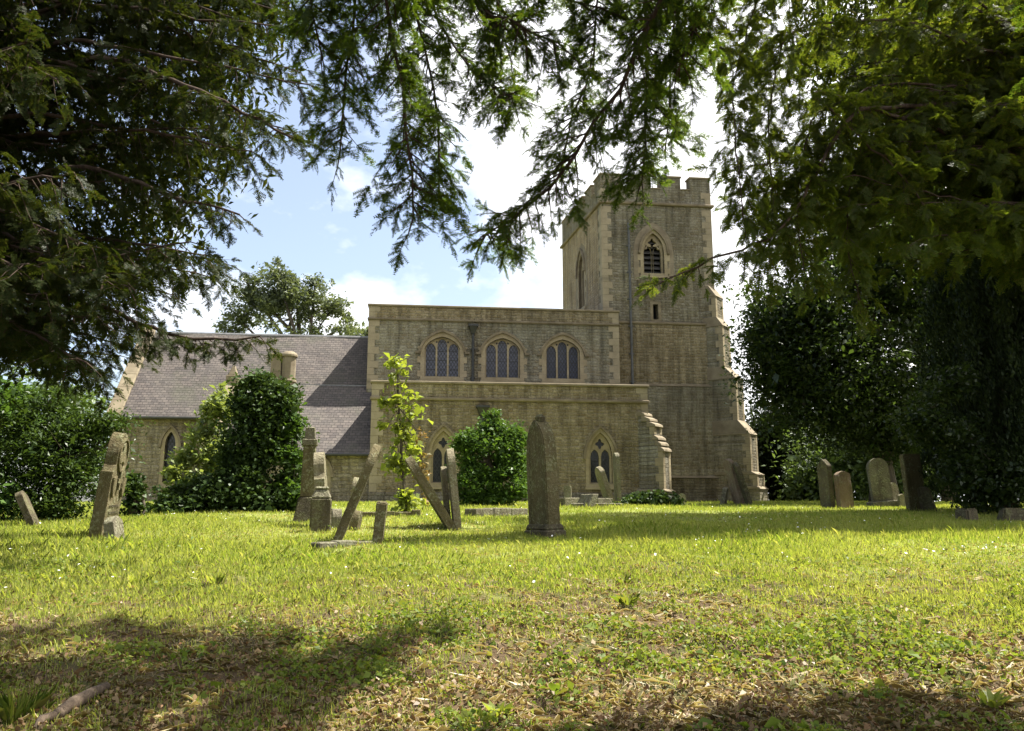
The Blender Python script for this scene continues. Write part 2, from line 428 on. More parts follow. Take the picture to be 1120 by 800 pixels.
def ground_mat():
    t = NT('turf_and_soil')
    tc = t.n('TexCoord').outputs['Object']
    sp = t.n('SeparateXYZ', None, Vector=tc)
    soil = t.mix(t.noise(tc, 11, 6, .7), (.05, .035, .02), (.13, .09, .05))
    soil = t.mix(t.ramp(t.noise(tc, 40, 4, .7), [(.56, 0.0), (.68, .8)]), soil, (.24, .175, .10))
    soil = t.mix(t.ramp(t.noise(tc, 3.2, 5, .6), [(.45, 0.0), (.6, .6)]), soil, (.07, .09, .025))
    turf = t.mix(t.noise(tc, 2.0, 7, .7), (.14, .185, .04), (.28, .30, .09))
    turf = t.mix(t.ramp(t.noise(tc, 30, 4, .7), [(.5, 0.0), (.7, .7)]), turf, (.27, .23, .12))
    f = t.math('ADD', t.math('MULTIPLY', t.math('SUBTRACT', sp.outputs[1], 6.2), .35), t.math('MULTIPLY', t.math('SUBTRACT', t.noise(tc, .8, 4), .5), 2.2))
    f = t.ramp(f, [(.2, 0.0), (.85, 1.0)])
    h = t.math('ADD', t.noise(tc, 9, 6, .7), t.math('MULTIPLY', t.noise(tc, 45, 4, .7), .5))
    return t.pbr(t.mix(f, soil, turf), .95, t.bump(h, .9, .05), .1)
M['ground'] = ground_mat()

# ------------------------------------------------------------------ ground sheet
def build_ground():
    xs = np.concatenate([np.linspace(-400, -30, 24)[:-1], np.linspace(-30, -10, 40)[:-1], np.linspace(-10, 10, 440)[:-1], np.linspace(10, 30, 40)[:-1], np.linspace(30, 400, 24)])
    ys = np.concatenate([np.linspace(-300, -5, 20)[:-1], np.linspace(-5, 2, 15)[:-1], np.linspace(2, 9, 200)[:-1], np.linspace(9, 14, 60)[:-1], np.linspace(14, 36, 90)[:-1], np.linspace(36, 500, 40)])
    X, Y = np.meshgrid(xs, ys)
    V = np.stack([X.ravel(), Y.ravel(), gz(X, Y).ravel()], 1)
    nx, ny = len(xs), len(ys)
    i = (np.arange(ny - 1)[:, None] * nx + np.arange(nx - 1)[None]).ravel()
    Fc = np.stack([i, i + 1, i + nx + 1, i + nx], 1)
    o = np_mesh('ground', V, Fc, M['ground'], None, True)
    tag(o, 'sloping churchyard lawn of grass and bare leaf-strewn soil', 'ground', kind='structure')
build_ground()

# ------------------------------------------------------------------ church (local axes: x along the building, y away from the lawn, z up)
ROT = R(6.5)
c0 = P(403, 550, 30.0)
church = empty('church', (c0[0], c0[1], 1.42), ROT, label='old stone parish church with battlemented tower and tiled chancel roof', cat='church')
def nf(u0, v0): return lambda x, d, z: (u0 + x, v0 + d, z)            # a wall facing the lawn
def ef(u0, v0): return lambda x, d, z: (u0 + d, v0 - x, z)            # a wall facing the chancel end
def arch(w, z0, zs, rise, p=None, n=10):
    """outline of an opening: pointed (p None) or flattened four-centred arch."""
    a = w / 2
    pts = [(-a, z0), (a, z0)]
    if p is None:
        rad = (a * a + rise * rise) / (2 * a)
        for i in range(n + 1):
            x = a * (1 - i / n)
            c = a - rad
            pts.append((x, zs + math.sqrt(max(0, rad * rad - (x - c) ** 2))))
        for i in range(1, n + 1):
            x = -a * i / n
            pts.append((x, zs + math.sqrt(max(0, rad * rad - (-x - (a - rad)) ** 2))))
    else:
        for i in range(2 * n + 1):
            s = math.cos(math.pi * i / (2 * n))
            y = .72 * (1 - abs(s) ** p[0]) ** p[1] + .28 * (1 - abs(s))
            pts.append((a * s, zs + rise * y))
    return pts
def sh(pts, dx): return [(x + dx, z) for x, z in pts]
def grow_arch(w, z0, zs, rise, e, p=None, legs=0.0):
    return arch(w + 2 * e, z0 - legs, zs, rise + e * 1.15, p)
def rect(x0, x1, z0, z1): return [(x0, z0), (x1, z0), (x1, z1), (x0, z1)]

def window(fr, w, z0, zs, rise, kind, p=None, proud=.02, glassm='glass_blue', label=None):
    """stone surround (the part) with hood mould, tracery and glass (sub-parts)."""
    op = arch(w, z0, zs, rise, p)
    e = .14 if kind != 'clerestory' else .17
    s = MB()
    out = grow_arch(w, z0, zs, rise, e, p, .12)
    s.plate(out, [op], -proud, .28, fr)
    if kind == 'clerestory' or kind == 'belfry':                      # toothed jamb stones
        for k in range(int((zs - z0) / .3) + 1):
            if k % 2 == 0:
                za = z0 + k * .3
                for sg in (-1, 1):
                    x0 = sg * (w / 2 + e); x1 = sg * (w / 2 + e + .13)
                    s.plate(rect(min(x0, x1), max(x0, x1), za, min(za + .27, zs + .1)), [], -proud + .004, .1, fr)
    s.plate(rect(-w/2 - e - .04, w/2 + e + .04, z0 - .22, z0 - .123), [], -.09, .2, fr)     # sill
    o = s.build('window', M['ashlar'], church)
    if label: o['label'] = label
    # hood mould
    h = MB()
    a0 = grow_arch(w, z0, zs - .12, rise + .12, e + .005, p); a1 = grow_arch(w, z0, zs - .12, rise + .12, e + .10, p)
    a0 = a0[2:]; a1 = a1[2:]
    h.plate(a1 + a0[::-1], [], -proud - .08, .05, fr)
    if kind == 'clerestory':
        for sg in (-1, 1):
            x = sg * (w / 2 + e + .13)
            h.plate(rect(x - .10, x + .10, zs - .20, zs - .115), [], -proud - .09, .05, fr)
    h.build('hood_mould', M['string'], o)
    # tracery
    t = MB()
    inner = arch(w - .002, z0, zs, rise - .001, p)
    if kind == 'clerestory':
        lw = (w - .06 * 2 - .075 * 2) / 3
        holes = []
        for k in (-1, 0, 1):
            cxk = k * (lw + .075)
            top = zs + (rise * .86 if k == 0 else rise * .50)
            holes.append(sh(arch(lw, z0 + .05, top - lw * .62, lw * .62, None, 6), cxk))
        for sg in (-1, 1):                                            # small spandrel eyes
            holes.append([(sg * (lw * .5 + .04 + q[0] * .6), zs + rise * .60 + q[1] * .6) for q in ((-.07, -.05), (.05, -.07), (.06, .06), (-.05, .09))])
        t.plate(inner, holes, .14, .24, fr)
    elif kind in ('pair', 'belfry'):
        m = .10; lw = (w - 3 * .085) / 2
        holes = []
        for sg in (-1, 1):
            holes.append(sh(arch(lw, z0 + .05, zs - .02, lw * .85, None, 6), sg * (lw / 2 + .0425)))
        zc = zs + rise * .52; q = w * .155                            # quatrefoil eye
        qf = []
        for i in range(24):
            a = 2 * math.pi * i / 24
            rr = q * (1 + .28 * math.cos(4 * a))
            qf.append((rr * math.cos(a), zc + rr * 1.12 * math.sin(a)))
        holes.append(qf)
        if kind == 'belfry':
            for sg in (-1, 1):
                holes.append([(sg * x, zs + y) for x, y in ((w*.27, rise*.16), (w*.36, rise*.2), (w*.30, rise*.42), (w*.22, rise*.30))])
        t.plate(inner, holes, .13, .23, fr)
    if kind != 'lancet': t.build('tracery', M['ashlar'], o)
    if kind == 'belfry':
        l = MB()
        k = 0
        z = z0 + .02
        while z < zs + rise * .55:
            v = []
            hw = w / 2 - .03
            for x in (-hw, hw):
                v += [fr(x, .26, z), fr(x, .46, z + .20), fr(x, .46, z + .235), fr(x, .26, z + .035)]
            l.add(v, [(0,1,2,3),(7,6,5,4),(0,4,5,1),(1,5,6,2),(2,6,7,3),(3,7,4,0)])
            z += .245
        l.build('louvre_boards', M['louvre'], o)
        b = MB(); b.plate(inner, [], .5, .52, fr); b.build('dark_chamber', M['dark'], o)
    else:
        g = MB(); g.plate(inner, [], .20, .215, fr); g.build('glass', M[glassm], o)
    return o, op

def wall(name, mat, fr, outer, ops, thick=.45, parent=None, bevel=0):
    b = MB(); b.plate(outer, ops, 0, thick, fr)
    return b.build(name, M[mat], parent or church)

B = -.7      # walls run below the turf
# ---- aisle
AL = 10.75
ops = []
for cu in (2.74, 5.72, 8.82):
    o, op = window(nf(cu, 0), .92, .72, 1.78, .92, 'pair', glassm='glass_dark')
    ops.append(sh(op, cu))
wall('aisle_wall', 'aisle', nf(0, 0), rect(0, AL, B, 3.86), ops)
for q in (0, AL - .45):
    b = MB(); b.box(q, q + .45, .45, 3.0, B, 3.86); b.build('aisle_end_wall', M['aisle'], church)
b = MB(); b.box(0, AL, .0, .40, 3.98, 4.50); b.box(0, .4, .40, 3.0, 3.98, 4.50); b.box(AL-.4, AL, .40, 3.0, 3.98, 4.50); b.build('aisle_parapet', M['aisle'], church)
b = MB(); b.box(-.06, AL + .06, -.09, .45, 3.86, 3.98); b.build('string_course', M['string'], church, bevel=.025)
b = MB(); b.box(-.07, AL + .07, -.07, .47, 4.50, 4.60); b.build('parapet_coping', M['coping'], church, bevel=.02)
b = MB(); b.box(-.03, AL + .03, -.08, .0, B, .38); b.build('plinth', M['rough'], church, bevel=.03)
b = MB(); b.hexa([(.4,.4,3.95),(AL-.4,.4,3.95),(AL-.4,3.02,4.40),(.4,3.02,4.40),(.4,.4,4.0),(AL-.4,.4,4.0),(AL-.4,3.02,4.45),(.4,3.02,4.45)]); b.build('aisle_roof', M['lead'], church)
# ---- nave with clerestory
NU0, NU1, NV = -.41, 10.42, 3.0
ops = []
for cu in (2.72, 5.30, 7.92):
    o, op = window(nf(cu, NV), 1.50, 5.26, 6.46, .54, 'clerestory', (2.4, .62))
    ops.append(sh(op, cu))
wall('nave_wall', 'nave', nf(0, NV), rect(NU0, NU1, B, 7.66), ops)
for q in (NU0, NU1 - .45):
    b = MB(); b.box(q, q + .45, NV + .45, 9.6, B, 7.66); b.build('nave_end_wall', M['nave'], church)
b = MB(); b.box(NU0, NU1, 9.6, 10.05, B, 7.66); b.build('nave_rear_wall', M['nave'], church)
b = MB(); b.box(NU0, NU1, NV, NV + .4, 7.76, 8.27); b.box(NU0, NU0 + .4, NV + .4, 10.05, 7.76, 8.27); b.box(NU1 - .4, NU1, NV + .4, 10.05, 7.76, 8.27); b.box(NU0+.4, NU1-.4, 9.65, 10.05, 7.76, 8.27); b.build('nave_parapet', M['aisle'], church)
b = MB(); b.box(NU0 - .05, NU1 + .05, NV - .08, NV + .45, 7.66, 7.76); b.build('string_course', M['string'], church, bevel=.025)
b = MB(); b.box(NU0 - .06, NU1 + .06, NV - .07, NV + .46, 8.27, 8.36); b.box(NU0 - .06, NU0 + .46, NV + .462, 10.1, 8.27, 8.36); b.build('parapet_coping', M['coping'], church, bevel=.02)
b = MB(); b.box(NU0 + .4, NU1 - .4, NV + .4, 9.65, 7.7, 7.85); b.build('nave_roof', M['lead'], church)
b = MB(); b.box(NU0 + .3, NU1, NV - .1, NV, 4.62, 4.78); b.build('lead_flashing', M['lead'], church)
def quoins(u, v, z0, z1, side, mat='quoin', step=.30):
    b = MB(); k = 0; z = z0
    while z < z1 - .1:
        L = .46 if k % 2 else .28
        x0, x1 = (u - .006, u + L) if side > 0 else (u - L, u + .006)
        Lz = min(step - .012, z1 - z)
        dv = .28 if k % 2 else .46
        b.box(x0, x1, v - .006, v + dv, z, z + Lz)
        z += step; k += 1
    b.build('quoins', M[mat], church)
quoins(NU0, NV, 4.7, 7.65, 1); quoins(NU1, NV, 4.7, 7.65, -1); quoins(NU0, NV, 7.77, 8.26, 1, step=.26); quoins(NU1, NV, 7.77, 8.26, -1, step=.26)
quoins(0, 0, .4, 3.85, 1); quoins(AL, 0, 3.0, 3.85, -1); quoins(AL, 0, 3.99, 4.49, -1, step=.26); quoins(0, 0, 3.99, 4.49, 1, step=.26)
# ---- rainwater pipes
def downpipe(u, v, z0, z1, r, mat, hopper=True, wide=.34):
    b = MB(); b.tube([(u, v - r - .05, z0), (u, v - r - .05, z1)], r, 10)
    z = z0 + .5
    while z < z1 - .2:
        b.box(u - r - .05, u + r + .05, v - r - .06, v, z, z + .05); z += 1.25
    o = b.build('downpipe', M[mat], church)
    if hopper:
        h = MB(); w = wide / 2
        h.hexa([(u-w*.45,v-.2,z1-.02),(u+w*.45,v-.2,z1-.02),(u+w*.45,v-.01,z1-.02),(u-w*.45,v-.01,z1-.02),(u-w,v-.34,z1+.28),(u+w,v-.34,z1+.28),(u+w,v-.01,z1+.28),(u-w,v-.01,z1+.28)])
        h.box(u-w-.04, u+w+.04, v-.37, v-.008, z1+.281, z1+.36)
        h.build('hopper', M[mat], o)
downpipe(4.02, NV, 4.7, 7.15, .06, 'pipe')
downpipe(4.22, 0, 0.0, 3.30, .07, 'pipe', wide=.44)
# ---- tower
TU0, TU1, TV0, TV1 = 9.88, 15.10, 3.6, 10.2
before_tower = set(church.children)
def stage(name, e, z0, z1, mat='tower', ops=(), eops=()):
    fr = nf(0, TV0 - e)
    wall(name, mat, fr, rect(TU0 - e, TU1 + e, z0, z1), ops, .5)
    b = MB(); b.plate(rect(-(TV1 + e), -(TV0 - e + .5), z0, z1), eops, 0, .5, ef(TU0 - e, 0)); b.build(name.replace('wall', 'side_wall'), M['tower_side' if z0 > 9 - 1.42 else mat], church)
    b = MB(); b.box(TU1 + e - .5, TU1 + e, TV0 - e + .5, TV1 + e, z0, z1); b.box(TU0 - e + .5, TU1 + e - .5, TV1 + e - .5, TV1 + e, z0, z1)
    b.build(name.replace('wall', 'rear_wall'), M[mat], church)
wb, opb = window(nf(12.28, TV0), .98, 10.30, 11.35, .86, 'belfry', proud=.03)
b = MB(); b.plate(grow_arch(.98, 10.30, 11.35, .86, .45, None, 0.35), [grow_arch(.98, 10.30, 11.35, .86, .20, None, .34)], -.015, .2, nf(12.28, TV0)); b.build('arch_surround', M['coping'], church)
we, ope = window(ef(TU0, 6.75), .98, 9.4, 11.2, .95, 'belfry', proud=.03)
b = MB(); b.plate(grow_arch(.98, 9.4, 11.2, .95, .45, None, 0.1), [grow_arch(.98, 9.4, 11.2, .95, .20, None, .09)], -.015, .2, ef(TU0, 6.75)); b.build('arch_surround', M['coping'], church)
slit = rect(12.18, 12.42, 8.15, 8.85)
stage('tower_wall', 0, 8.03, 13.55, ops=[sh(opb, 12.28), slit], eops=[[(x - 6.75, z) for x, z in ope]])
b = MB(); b.plate(rect(12.05, 12.55, 8.03, 8.98), [slit], -.012, .12, nf(0, TV0)); b.build('slit_window', M['string'], church)
b = MB(); b.box(12.15, 12.45, TV0 + .3, TV0 + .32, 8.1, 8.9); b.build('slit_void', M['dark'], church)
stage('middle_stage_wall', .07, 5.22, 7.90, 'aisle')
stage('lower_stage_wall', .16, 1.18, 5.10)
M['tower_damp'] = wall_mat('damp_stained_rubble', [(.11, .085, .05), (.14, .115, .07), (.16, .135, .09), (.19, .165, .115)], (.17, .145, .10), .25, .125, (.6, 1.15), grey=.5)
stage('tower_base_wall', .26, B, 1.08, 'tower_damp')
def band(z0, z1, e, name='string_course', mat='string'):
    b = MB(); b.box(TU0 - e, TU1 + e, TV0 - e, TV1 + e, z0, z1); return b.build(name, M[mat], church, bevel=.03)
band(7.90, 8.03, .13); band(13.55, 13.68, .12)
def weather(z0, z1, e0, e1):
    b = MB(); b.hexa([(TU0-e0,TV0-e0,z0),(TU1+e0,TV0-e0,z0),(TU1+e0,TV1+e0,z0),(TU0-e0,TV1+e0,z0),(TU0-e1,TV0-e1,z1),(TU1+e1,TV0-e1,z1),(TU1+e1,TV1+e1,z1),(TU0-e1,TV1+e1,z1)])
    b.build('weathered_ledge', M['string'], church)
weather(5.10, 5.22, .19, .071); weather(1.08, 1.18, .30, .161)
pw = MB(); cp = MB()
pw.box(TU0, TU1, TV0, TV0 + .42, 13.68, 14.36); pw.box(TU0, TU0 + .42, TV0 + .42, TV1, 13.68, 14.36); pw.box(TU1 - .42, TU1, TV0 + .42, TV1, 13.68, 14.36); pw.box(TU0 + .42, TU1 - .42, TV1 - .42, TV1, 13.68, 14.36)
def merlons(a0, a1, n, gap):
    w = (a1 - a0 - gap * (n - 1)) / n
    return [(a0 + k * (w + gap), a0 + k * (w + gap) + w) for k in range(n)]
MT = 14.95
mm = merlons(TU0, TU1, 4, .46)
for i, (x0, x1) in enumerate(mm):
    for v0 in (TV0, TV1 - .42):
        pw.box(x0, x1, v0, v0 + .42, 14.36, MT); cp.box(x0 - .05, x1 + .05, v0 - .05, v0 + .47, MT, MT + .09)
mv = merlons(TV0, TV1, 5, .46)
for i, (y0, y1) in enumerate(mv):
    for u0 in (TU0, TU1 - .42):
        a = y0 + (.44 if i == 0 else 0); c = y1 - (.44 if i == len(mv) - 1 else 0)
        pw.box(u0, u0 + .42, a, c, 14.36, MT)
        cp.box(u0 - .05, u0 + .47, a + (.035 if i == 0 else -.05), c - (.035 if i == len(mv)-1 else -.05), MT, MT + .09)
for (x0, x1), (x2, x3) in zip(mm, mm[1:]): cp.box(x1 + .002, x2 - .002, TV0 - .04, TV0 + .46, 14.36, 14.43)
for (y0, y1), (y2, y3) in zip(mv, mv[1:]): cp.box(TU0 - .04, TU0 + .46, y1 + .002, y2 - .002, 14.36, 14.43)
bt = pw.build('battlement', M['tower'], church)
cp.build('merlon_coping', M['coping'], bt, bevel=.02)
b = MB(); b.box(TU0 + .4, TU1 - .4, TV0 + .4, TV1 - .4, 13.6, 13.9); b.build('tower_roof', M['lead'], church)
quoins(TU0, TV0, 8.05, 13.5, 1); quoins(TU1, TV0, 8.05, 13.5, -1); quoins(TU0, TV0, 13.70, 14.34, 1); quoins(TU1, TV0, 13.70, 14.34, -1)
downpipe(11.08, TV0 - .08, 4.75, 12.6, .055, 'leadpipe', False)
# the tower is not quite square on plan: its side walls run a little askew
for o in [c for c in church.children if c not in before_tower]:
    for q in [o] + list(o.children):
        for v_ in q.data.vertices: v_.co.x -= .095 * (v_.co.y - TV0)
# ---- diagonal buttresses: steps (projection, z of foot, z of top)
def buttress(cu, cv, wid, steps, ztop, mat, step_caps=2, capmat='coping', back=.6):
    D = Vector((math.cos(R(-45)), math.sin(R(-45)), 0)); S = Vector((-D.y, D.x, 0)); Cn = Vector((cu, cv, 0))
    def pt(l, s, z): return Cn + D * l + S * s + Vector((0, 0, z))
    b = MB(); cap_list = []; ends = MB()
    for i, (L, z0, z1) in enumerate(steps):
        h = wid / 2 + (.05 if i == 0 else 0)
        b.hexa([pt(-back, -h, z0), pt(L, -h, z0), pt(L, h, z0), pt(-back, h, z0), pt(-back, -h, z1), pt(L, -h, z1), pt(L, h, z1), pt(-back, h, z1)])
        # dressed corner stones at the end face
        z = z0; k = 0
        while z < z1 - .08 and i > 0:
            q = .34 if k % 2 else .20
            zt = min(z + .29, z1 - .004)
            for sg in (-1, 1):
                s0, s1 = sg * (h + .006), sg * (h - .16)
                ends.hexa([pt(L-q, s0, z), pt(L+.006, s0, z), pt(L+.006, s1, z), pt(L-q, s1, z), pt(L-q, s0, zt), pt(L+.006, s0, zt), pt(L+.006, s1, zt), pt(L-q, s1, zt)])
            z += .30; k += 1
        Ln, zn = (steps[i+1][0], steps[i+1][1]) if i + 1 < len(steps) else (-back * .2, ztop)
        hh = h + .03
        if i == 0 or step_caps == 1:
            caps = MB(); cap_list.append(caps); caps.hexa([pt(-back, -hh, z1-.04), pt(L+.05, -hh, z1-.04), pt(L+.05, hh, z1-.04), pt(-back, hh, z1-.04), pt(-back, -hh, zn+.01), pt(Ln, -hh, zn+.01), pt(Ln, hh, zn+.01), pt(-back, hh, zn+.01)])
        else:
            for k in range(step_caps):                                # overlapping weathering slabs
                f0, f1 = k / step_caps, (k + 1) / step_caps
                la, lb = L + (Ln - L) * f0, L + (Ln - L) * f1
                za, zb = z1 + (zn - z1) * f0, z1 + (zn - z1) * f1
                caps = MB(); cap_list.append(caps); caps.hexa([pt(lb-.1, -hh, za-.02), pt(la+.07, -hh, za-.02), pt(la+.07, hh, za-.02), pt(lb-.1, hh, za-.02), pt(lb-.1, -hh, zb+.02), pt(la+.04, -hh, za+.08), pt(la+.04, hh, za+.08), pt(lb-.1, hh, zb+.02)])
                b.hexa([pt(-back, -h+.01, za-.02), pt(lb, -h+.01, za-.02), pt(lb, h-.01, za-.02), pt(-back, h-.01, za-.02), pt(-back, -h+.01, zb), pt(lb, -h+.01, zb), pt(lb, h-.01, zb), pt(-back, h-.01, zb)])
    o = b.build('buttress', M[mat], church)
    for caps in cap_list: caps.build('weathering_slab', M[capmat], o, bevel=.015)
    ends.build('corner_stones', M['ashlar'], o)
buttress(AL - .1, .1, .60, [(1.02, B, .46), (.90, .50, 1.95), (.56, 2.62, 2.92)], 3.60, 'rough', 3)
buttress(TU1, TV0, .80, [(1.80, B, .62), (1.70, .70, 1.22), (1.46, 1.32, 2.95), (.96, 3.55, 5.42), (.46, 5.95, 7.85), (.20, 8.25, 9.25)], 9.75, 'tower', 1, 'coping')
# ---- chancel
CU0, CU1, CV, CV2 = -10.35, NU0, 2.7, 8.7
EH, RV, RH = 3.60, 5.7, 7.36
lw_, lop = window(nf(-8.02, CV), .40, .80, 2.30, .50, 'lancet', glassm='glass_dark')
wall('chancel_wall', 'chancel', nf(0, CV), rect(CU0, CU1, B, EH), [sh(lop, -8.02)])
b = MB(); b.plate([(-CV2, B), (-CV - .45, B), (-CV - .45, EH + .5), (-RV, RH), (-CV2, EH)], [], 0, .5, ef(CU0, 0)); b.box(CU0 + .5, CU1, CV2 - .45, CV2, B, EH); b.build('gable_wall', M['chancel'], church)
def roof(name, u0, u1, v0, z0, v1, z1, t=.10):
    """a tiled slope whose old timbers have let it sag a little."""
    L = math.hypot(v1 - v0, z1 - z0); nv, nz = -(z1 - z0) / L, (v1 - v0) / L
    nu, nn = 70, 26
    U, Q = np.meshgrid(np.linspace(0, 1, nu), np.linspace(0, 1, nn))
    U, Q = U.ravel(), Q.ravel()
    sag = (.022 * vnoise(U * (u1 - u0), Q * L, 1.3, 41) + .012 * vnoise(U * (u1 - u0), Q * L, 4.0, 42)) * np.clip(np.minimum(U, 1 - U) * 12, 0, 1) + t
    V = np.stack([u0 + (u1 - u0) * U, v0 + (v1 - v0) * Q + nv * sag, z0 + (z1 - z0) * Q + nz * sag], 1)
    k = (np.arange(nn - 1)[:, None] * nu + np.arange(nu - 1)[None]).ravel()
    top = np.stack([k, k + 1, k + nu + 1, k + nu], 1)
    V2 = np.stack([u0 + (u1 - u0) * U, v0 + (v1 - v0) * Q, z0 + (z1 - z0) * Q], 1)
    n = len(V); F2 = [tuple(f) for f in top] + [tuple(n + q for q in f[::-1]) for f in top]
    rim = [q for q in range(nu)] + [q * nu + nu - 1 for q in range(1, nn)] + [(nn - 1) * nu + q for q in range(nu - 2, -1, -1)] + [q * nu for q in range(nn - 2, 0, -1)]
    F2 += [(a, n + a, n + c, c) for a, c in zip(rim, rim[1:] + rim[:1])]
    b = MB(); b.add(np.concatenate([V, V2]), F2)
    return b.build(name, M['tiles'], church)
sl = (RH - EH) / (RV - CV)
roof('chancel_roof', CU0 + .42, CU1, CV - .22, EH - .22 * sl, RV, RH)
b = MB(); b.hexa([(CU0+.42,RV,RH),(CU1,RV,RH),(CU1,CV2+.2,EH-.2*sl),(CU0+.42,CV2+.2,EH-.2*sl),(CU0+.42,RV+.07,RH+.07),(CU1,RV+.07,RH+.07),(CU1,CV2+.28,EH-.15*sl),(CU0+.42,CV2+.28,EH-.15*sl)]); b.build('rear_roof_slope', M['tiles'], church)
b = MB(); b.tube([(CU0 + .4, RV, RH + .06), (CU1, RV, RH + .06)], .10, 8); b.build('ridge_tiles', M['lead'], church)
b = MB(); b.tube([(CU0 + .35, CV - .30, EH - .27), (-6.05, CV - .30, EH - .27)], .06, 8); b.build('gutter', M['pipe'], church)
# parapet coping of the east gable, kneeler at its foot
b = MB()
n = 7
for k in range(n):
    f0, f1 = k / n, (k + 1) / n
    va, vb = CV - .34 + (RV - CV + .34) * f0, CV - .34 + (RV - CV + .34) * f1
    za, zb = EH - .30 + (RH - EH + .50) * f0, EH - .30 + (RH - EH + .50) * f1
    g = .008
    b.hexa([(CU0-.10,va,za-.1),(CU0+.46,va,za-.1),(CU0+.46,vb-g,zb-.1),(CU0-.10,vb-g,zb-.1),(CU0-.10,va,za+.16),(CU0+.46,va,za+.16),(CU0+.46,vb-g,zb+.16),(CU0-.10,vb-g,zb+.16)])
g = b.build('gable_coping', M['coping'], church, bevel=.02)
k = MB(); k.hexa([(CU0-.16,CV-.36,EH-.55),(CU0+.40,CV-.2,EH-.55),(CU0+.40,CV+.3,EH-.55),(CU0-.16,CV+.3,EH-.55),(CU0-.16,CV-.42,EH-.12),(CU0+.47,CV-.42,EH-.12),(CU0+.47,CV+.3,EH-.12),(CU0-.16,CV+.3,EH-.12)]); k.build('kneeler', M['coping'], g, bevel=.03)
# ---- chapel lean-to
HU0, HU1, HV = -6.05, -.012, .05
HE, HTV, HT = 1.86, 3.42, 4.78
hl, hop = window(nf(-1.75, HV), .40, .45, 1.05, .42, 'lancet', glassm='glass_dark')
wall('chapel_wall', 'chancel', nf(0, HV), rect(HU0, HU1, B, HE), [sh(hop, -1.75)])
b = MB(); b.plate([(-CV, B), (-HV - .45, B), (-HV - .45, HE + .35), (-CV, HE + 2.2)], [], 0, .45, ef(HU0, 0)); b.build('chapel_end_wall', M['chancel'], church)
roof('chapel_roof', HU0 + .35, HU1, HV - .18, HE - .15, HTV, HT)
b = MB(); b.tube([(HU0 + .3, HV - .25, HE - .10), (HU1, HV - .25, HE - .10)], .055, 8); b.build('gutter', M['pipe'], church)
b = MB(); b.box(HU0 + .3, CU1, HTV - .03, HTV + .12, HT + .0, HT + .13); b.build('lead_flashing', M['lead'], church)
b = MB(); sl2 = (HT - HE) / (HTV - HV)
b.hexa([(HU0-.08,HV-.25,HE-.25),(HU0+.36,HV-.25,HE-.25),(HU0+.36,HTV,HT-.05),(HU0-.08,HTV,HT-.05),(HU0-.08,HV-.25,HE+.1),(HU0+.36,HV-.25,HE+.1),(HU0+.36,HTV,HT+.3),(HU0-.08,HTV,HT+.3)])
g = b.build('gable_coping', M['coping'], church, bevel=.02)
k = MB(); k.box(HU0-.1, HU0+.38, HTV-.3, HTV+.15, HT+.05, HT+.42); k.hexa([(HU0-.05,HTV-.25,HT+.42),(HU0+.33,HTV-.25,HT+.42),(HU0+.33,HTV+.1,HT+.42),(HU0-.05,HTV+.1,HT+.42),(HU0+.1,HTV-.1,HT+.85),(HU0+.2,HTV-.1,HT+.85),(HU0+.2,HTV,HT+.85),(HU0+.1,HTV,HT+.85)]); k.build('finial', M['coping'], g, bevel=.02)
# twin stone chimney shafts
cu, cv = -3.98, 3.45
b = MB(); b.box(cu - .42, cu - .0, cv - .22, cv + .22, 3.9, 6.08); b.box(cu - .50, cu - .001, cv - .29, cv + .29, 6.08, 6.15)
ch = b.build('chimney', M['coping'], church, bevel=.015)
ring = [(cu + .30 + .29 * math.cos(a * math.pi / 4 + .39), cv - .05 + .29 * math.sin(a * math.pi / 4 + .39)) for a in range(8)]
k = MB(); k.prism(ring, 3.9, 6.04); k.build('round_shaft', M['coping'], ch, bevel=.015)
k = MB(); prof = [(.30, 4.95), (.335, 4.98), (.335, 5.05), (.30, 5.08)]
k.tube([(cu+.30, cv-.05, z) for r_, z in prof], [r_ for r_, z in prof], 16)
prof = [(.30, 6.04), (.345, 6.06), (.345, 6.13), (.30, 6.20), (.20, 6.27), (.06, 6.30)]
k.tube([(cu+.30, cv-.05, z) for r_, z in prof], [r_ for r_, z in prof], 16); k.build('chimney_cap', M['coping'], ch)

# ------------------------------------------------------------------ headstones
def hs_profile(kind, w, h):
    a = w / 2
    if kind == 'round':
        return [(-a, 0), (a, 0)] + [(a * math.cos(t), h - a + a * math.sin(t)) for t in np.linspace(0, math.pi, 19)]
    if kind == 'gothic':
        return arch(w, 0, h - w * .75, w * .75, None, 9)
    if kind == 'low':
        return arch(w, 0, h - w * .28, w * .28, (2.0, .5), 9)
    if kind == 'flat':
        return [(-a, 0), (a, 0), (a, h - .02), (a - .03, h), (-a + .03, h), (-a, h - .02)]
    if kind == 'point':
        return [(-a, 0), (a, 0), (a, h - w * .45), (a * .55, h - w * .22), (0, h), (-a * .55, h - w * .22), (-a, h - w * .45)]
    if kind == 'shoulder':
        s = h - w * .62; r_ = a * .70
        p = [(-a, 0), (a, 0), (a, s - .06)] + [(a - .03 - (a - r_ - .03) * q, s - .06 + .10 * q * q) for q in (.0, .35, .7, 1)]
        p += [(r_ * math.cos(t), s + .10 + (h - s - .10) * math.sin(t)) for t in np.linspace(0.08, math.pi - .08, 17)]
        p += [(-x, z) for x, z in [(a - .03 - (a - r_ - .03) * q, s - .06 + .10 * q * q) for q in (1, .7, .35, 0)]] + [(-a, s - .06)]
        return p
    if kind == 'broken':
        return [(-a, 0), (a, 0), (a * .9, h * .62), (a * .55, h * .8), (a * .1, h * .86), (-a * .35, h), (-a * .8, h * .93), (-a, h * .7)]
hr = random.Random(3)
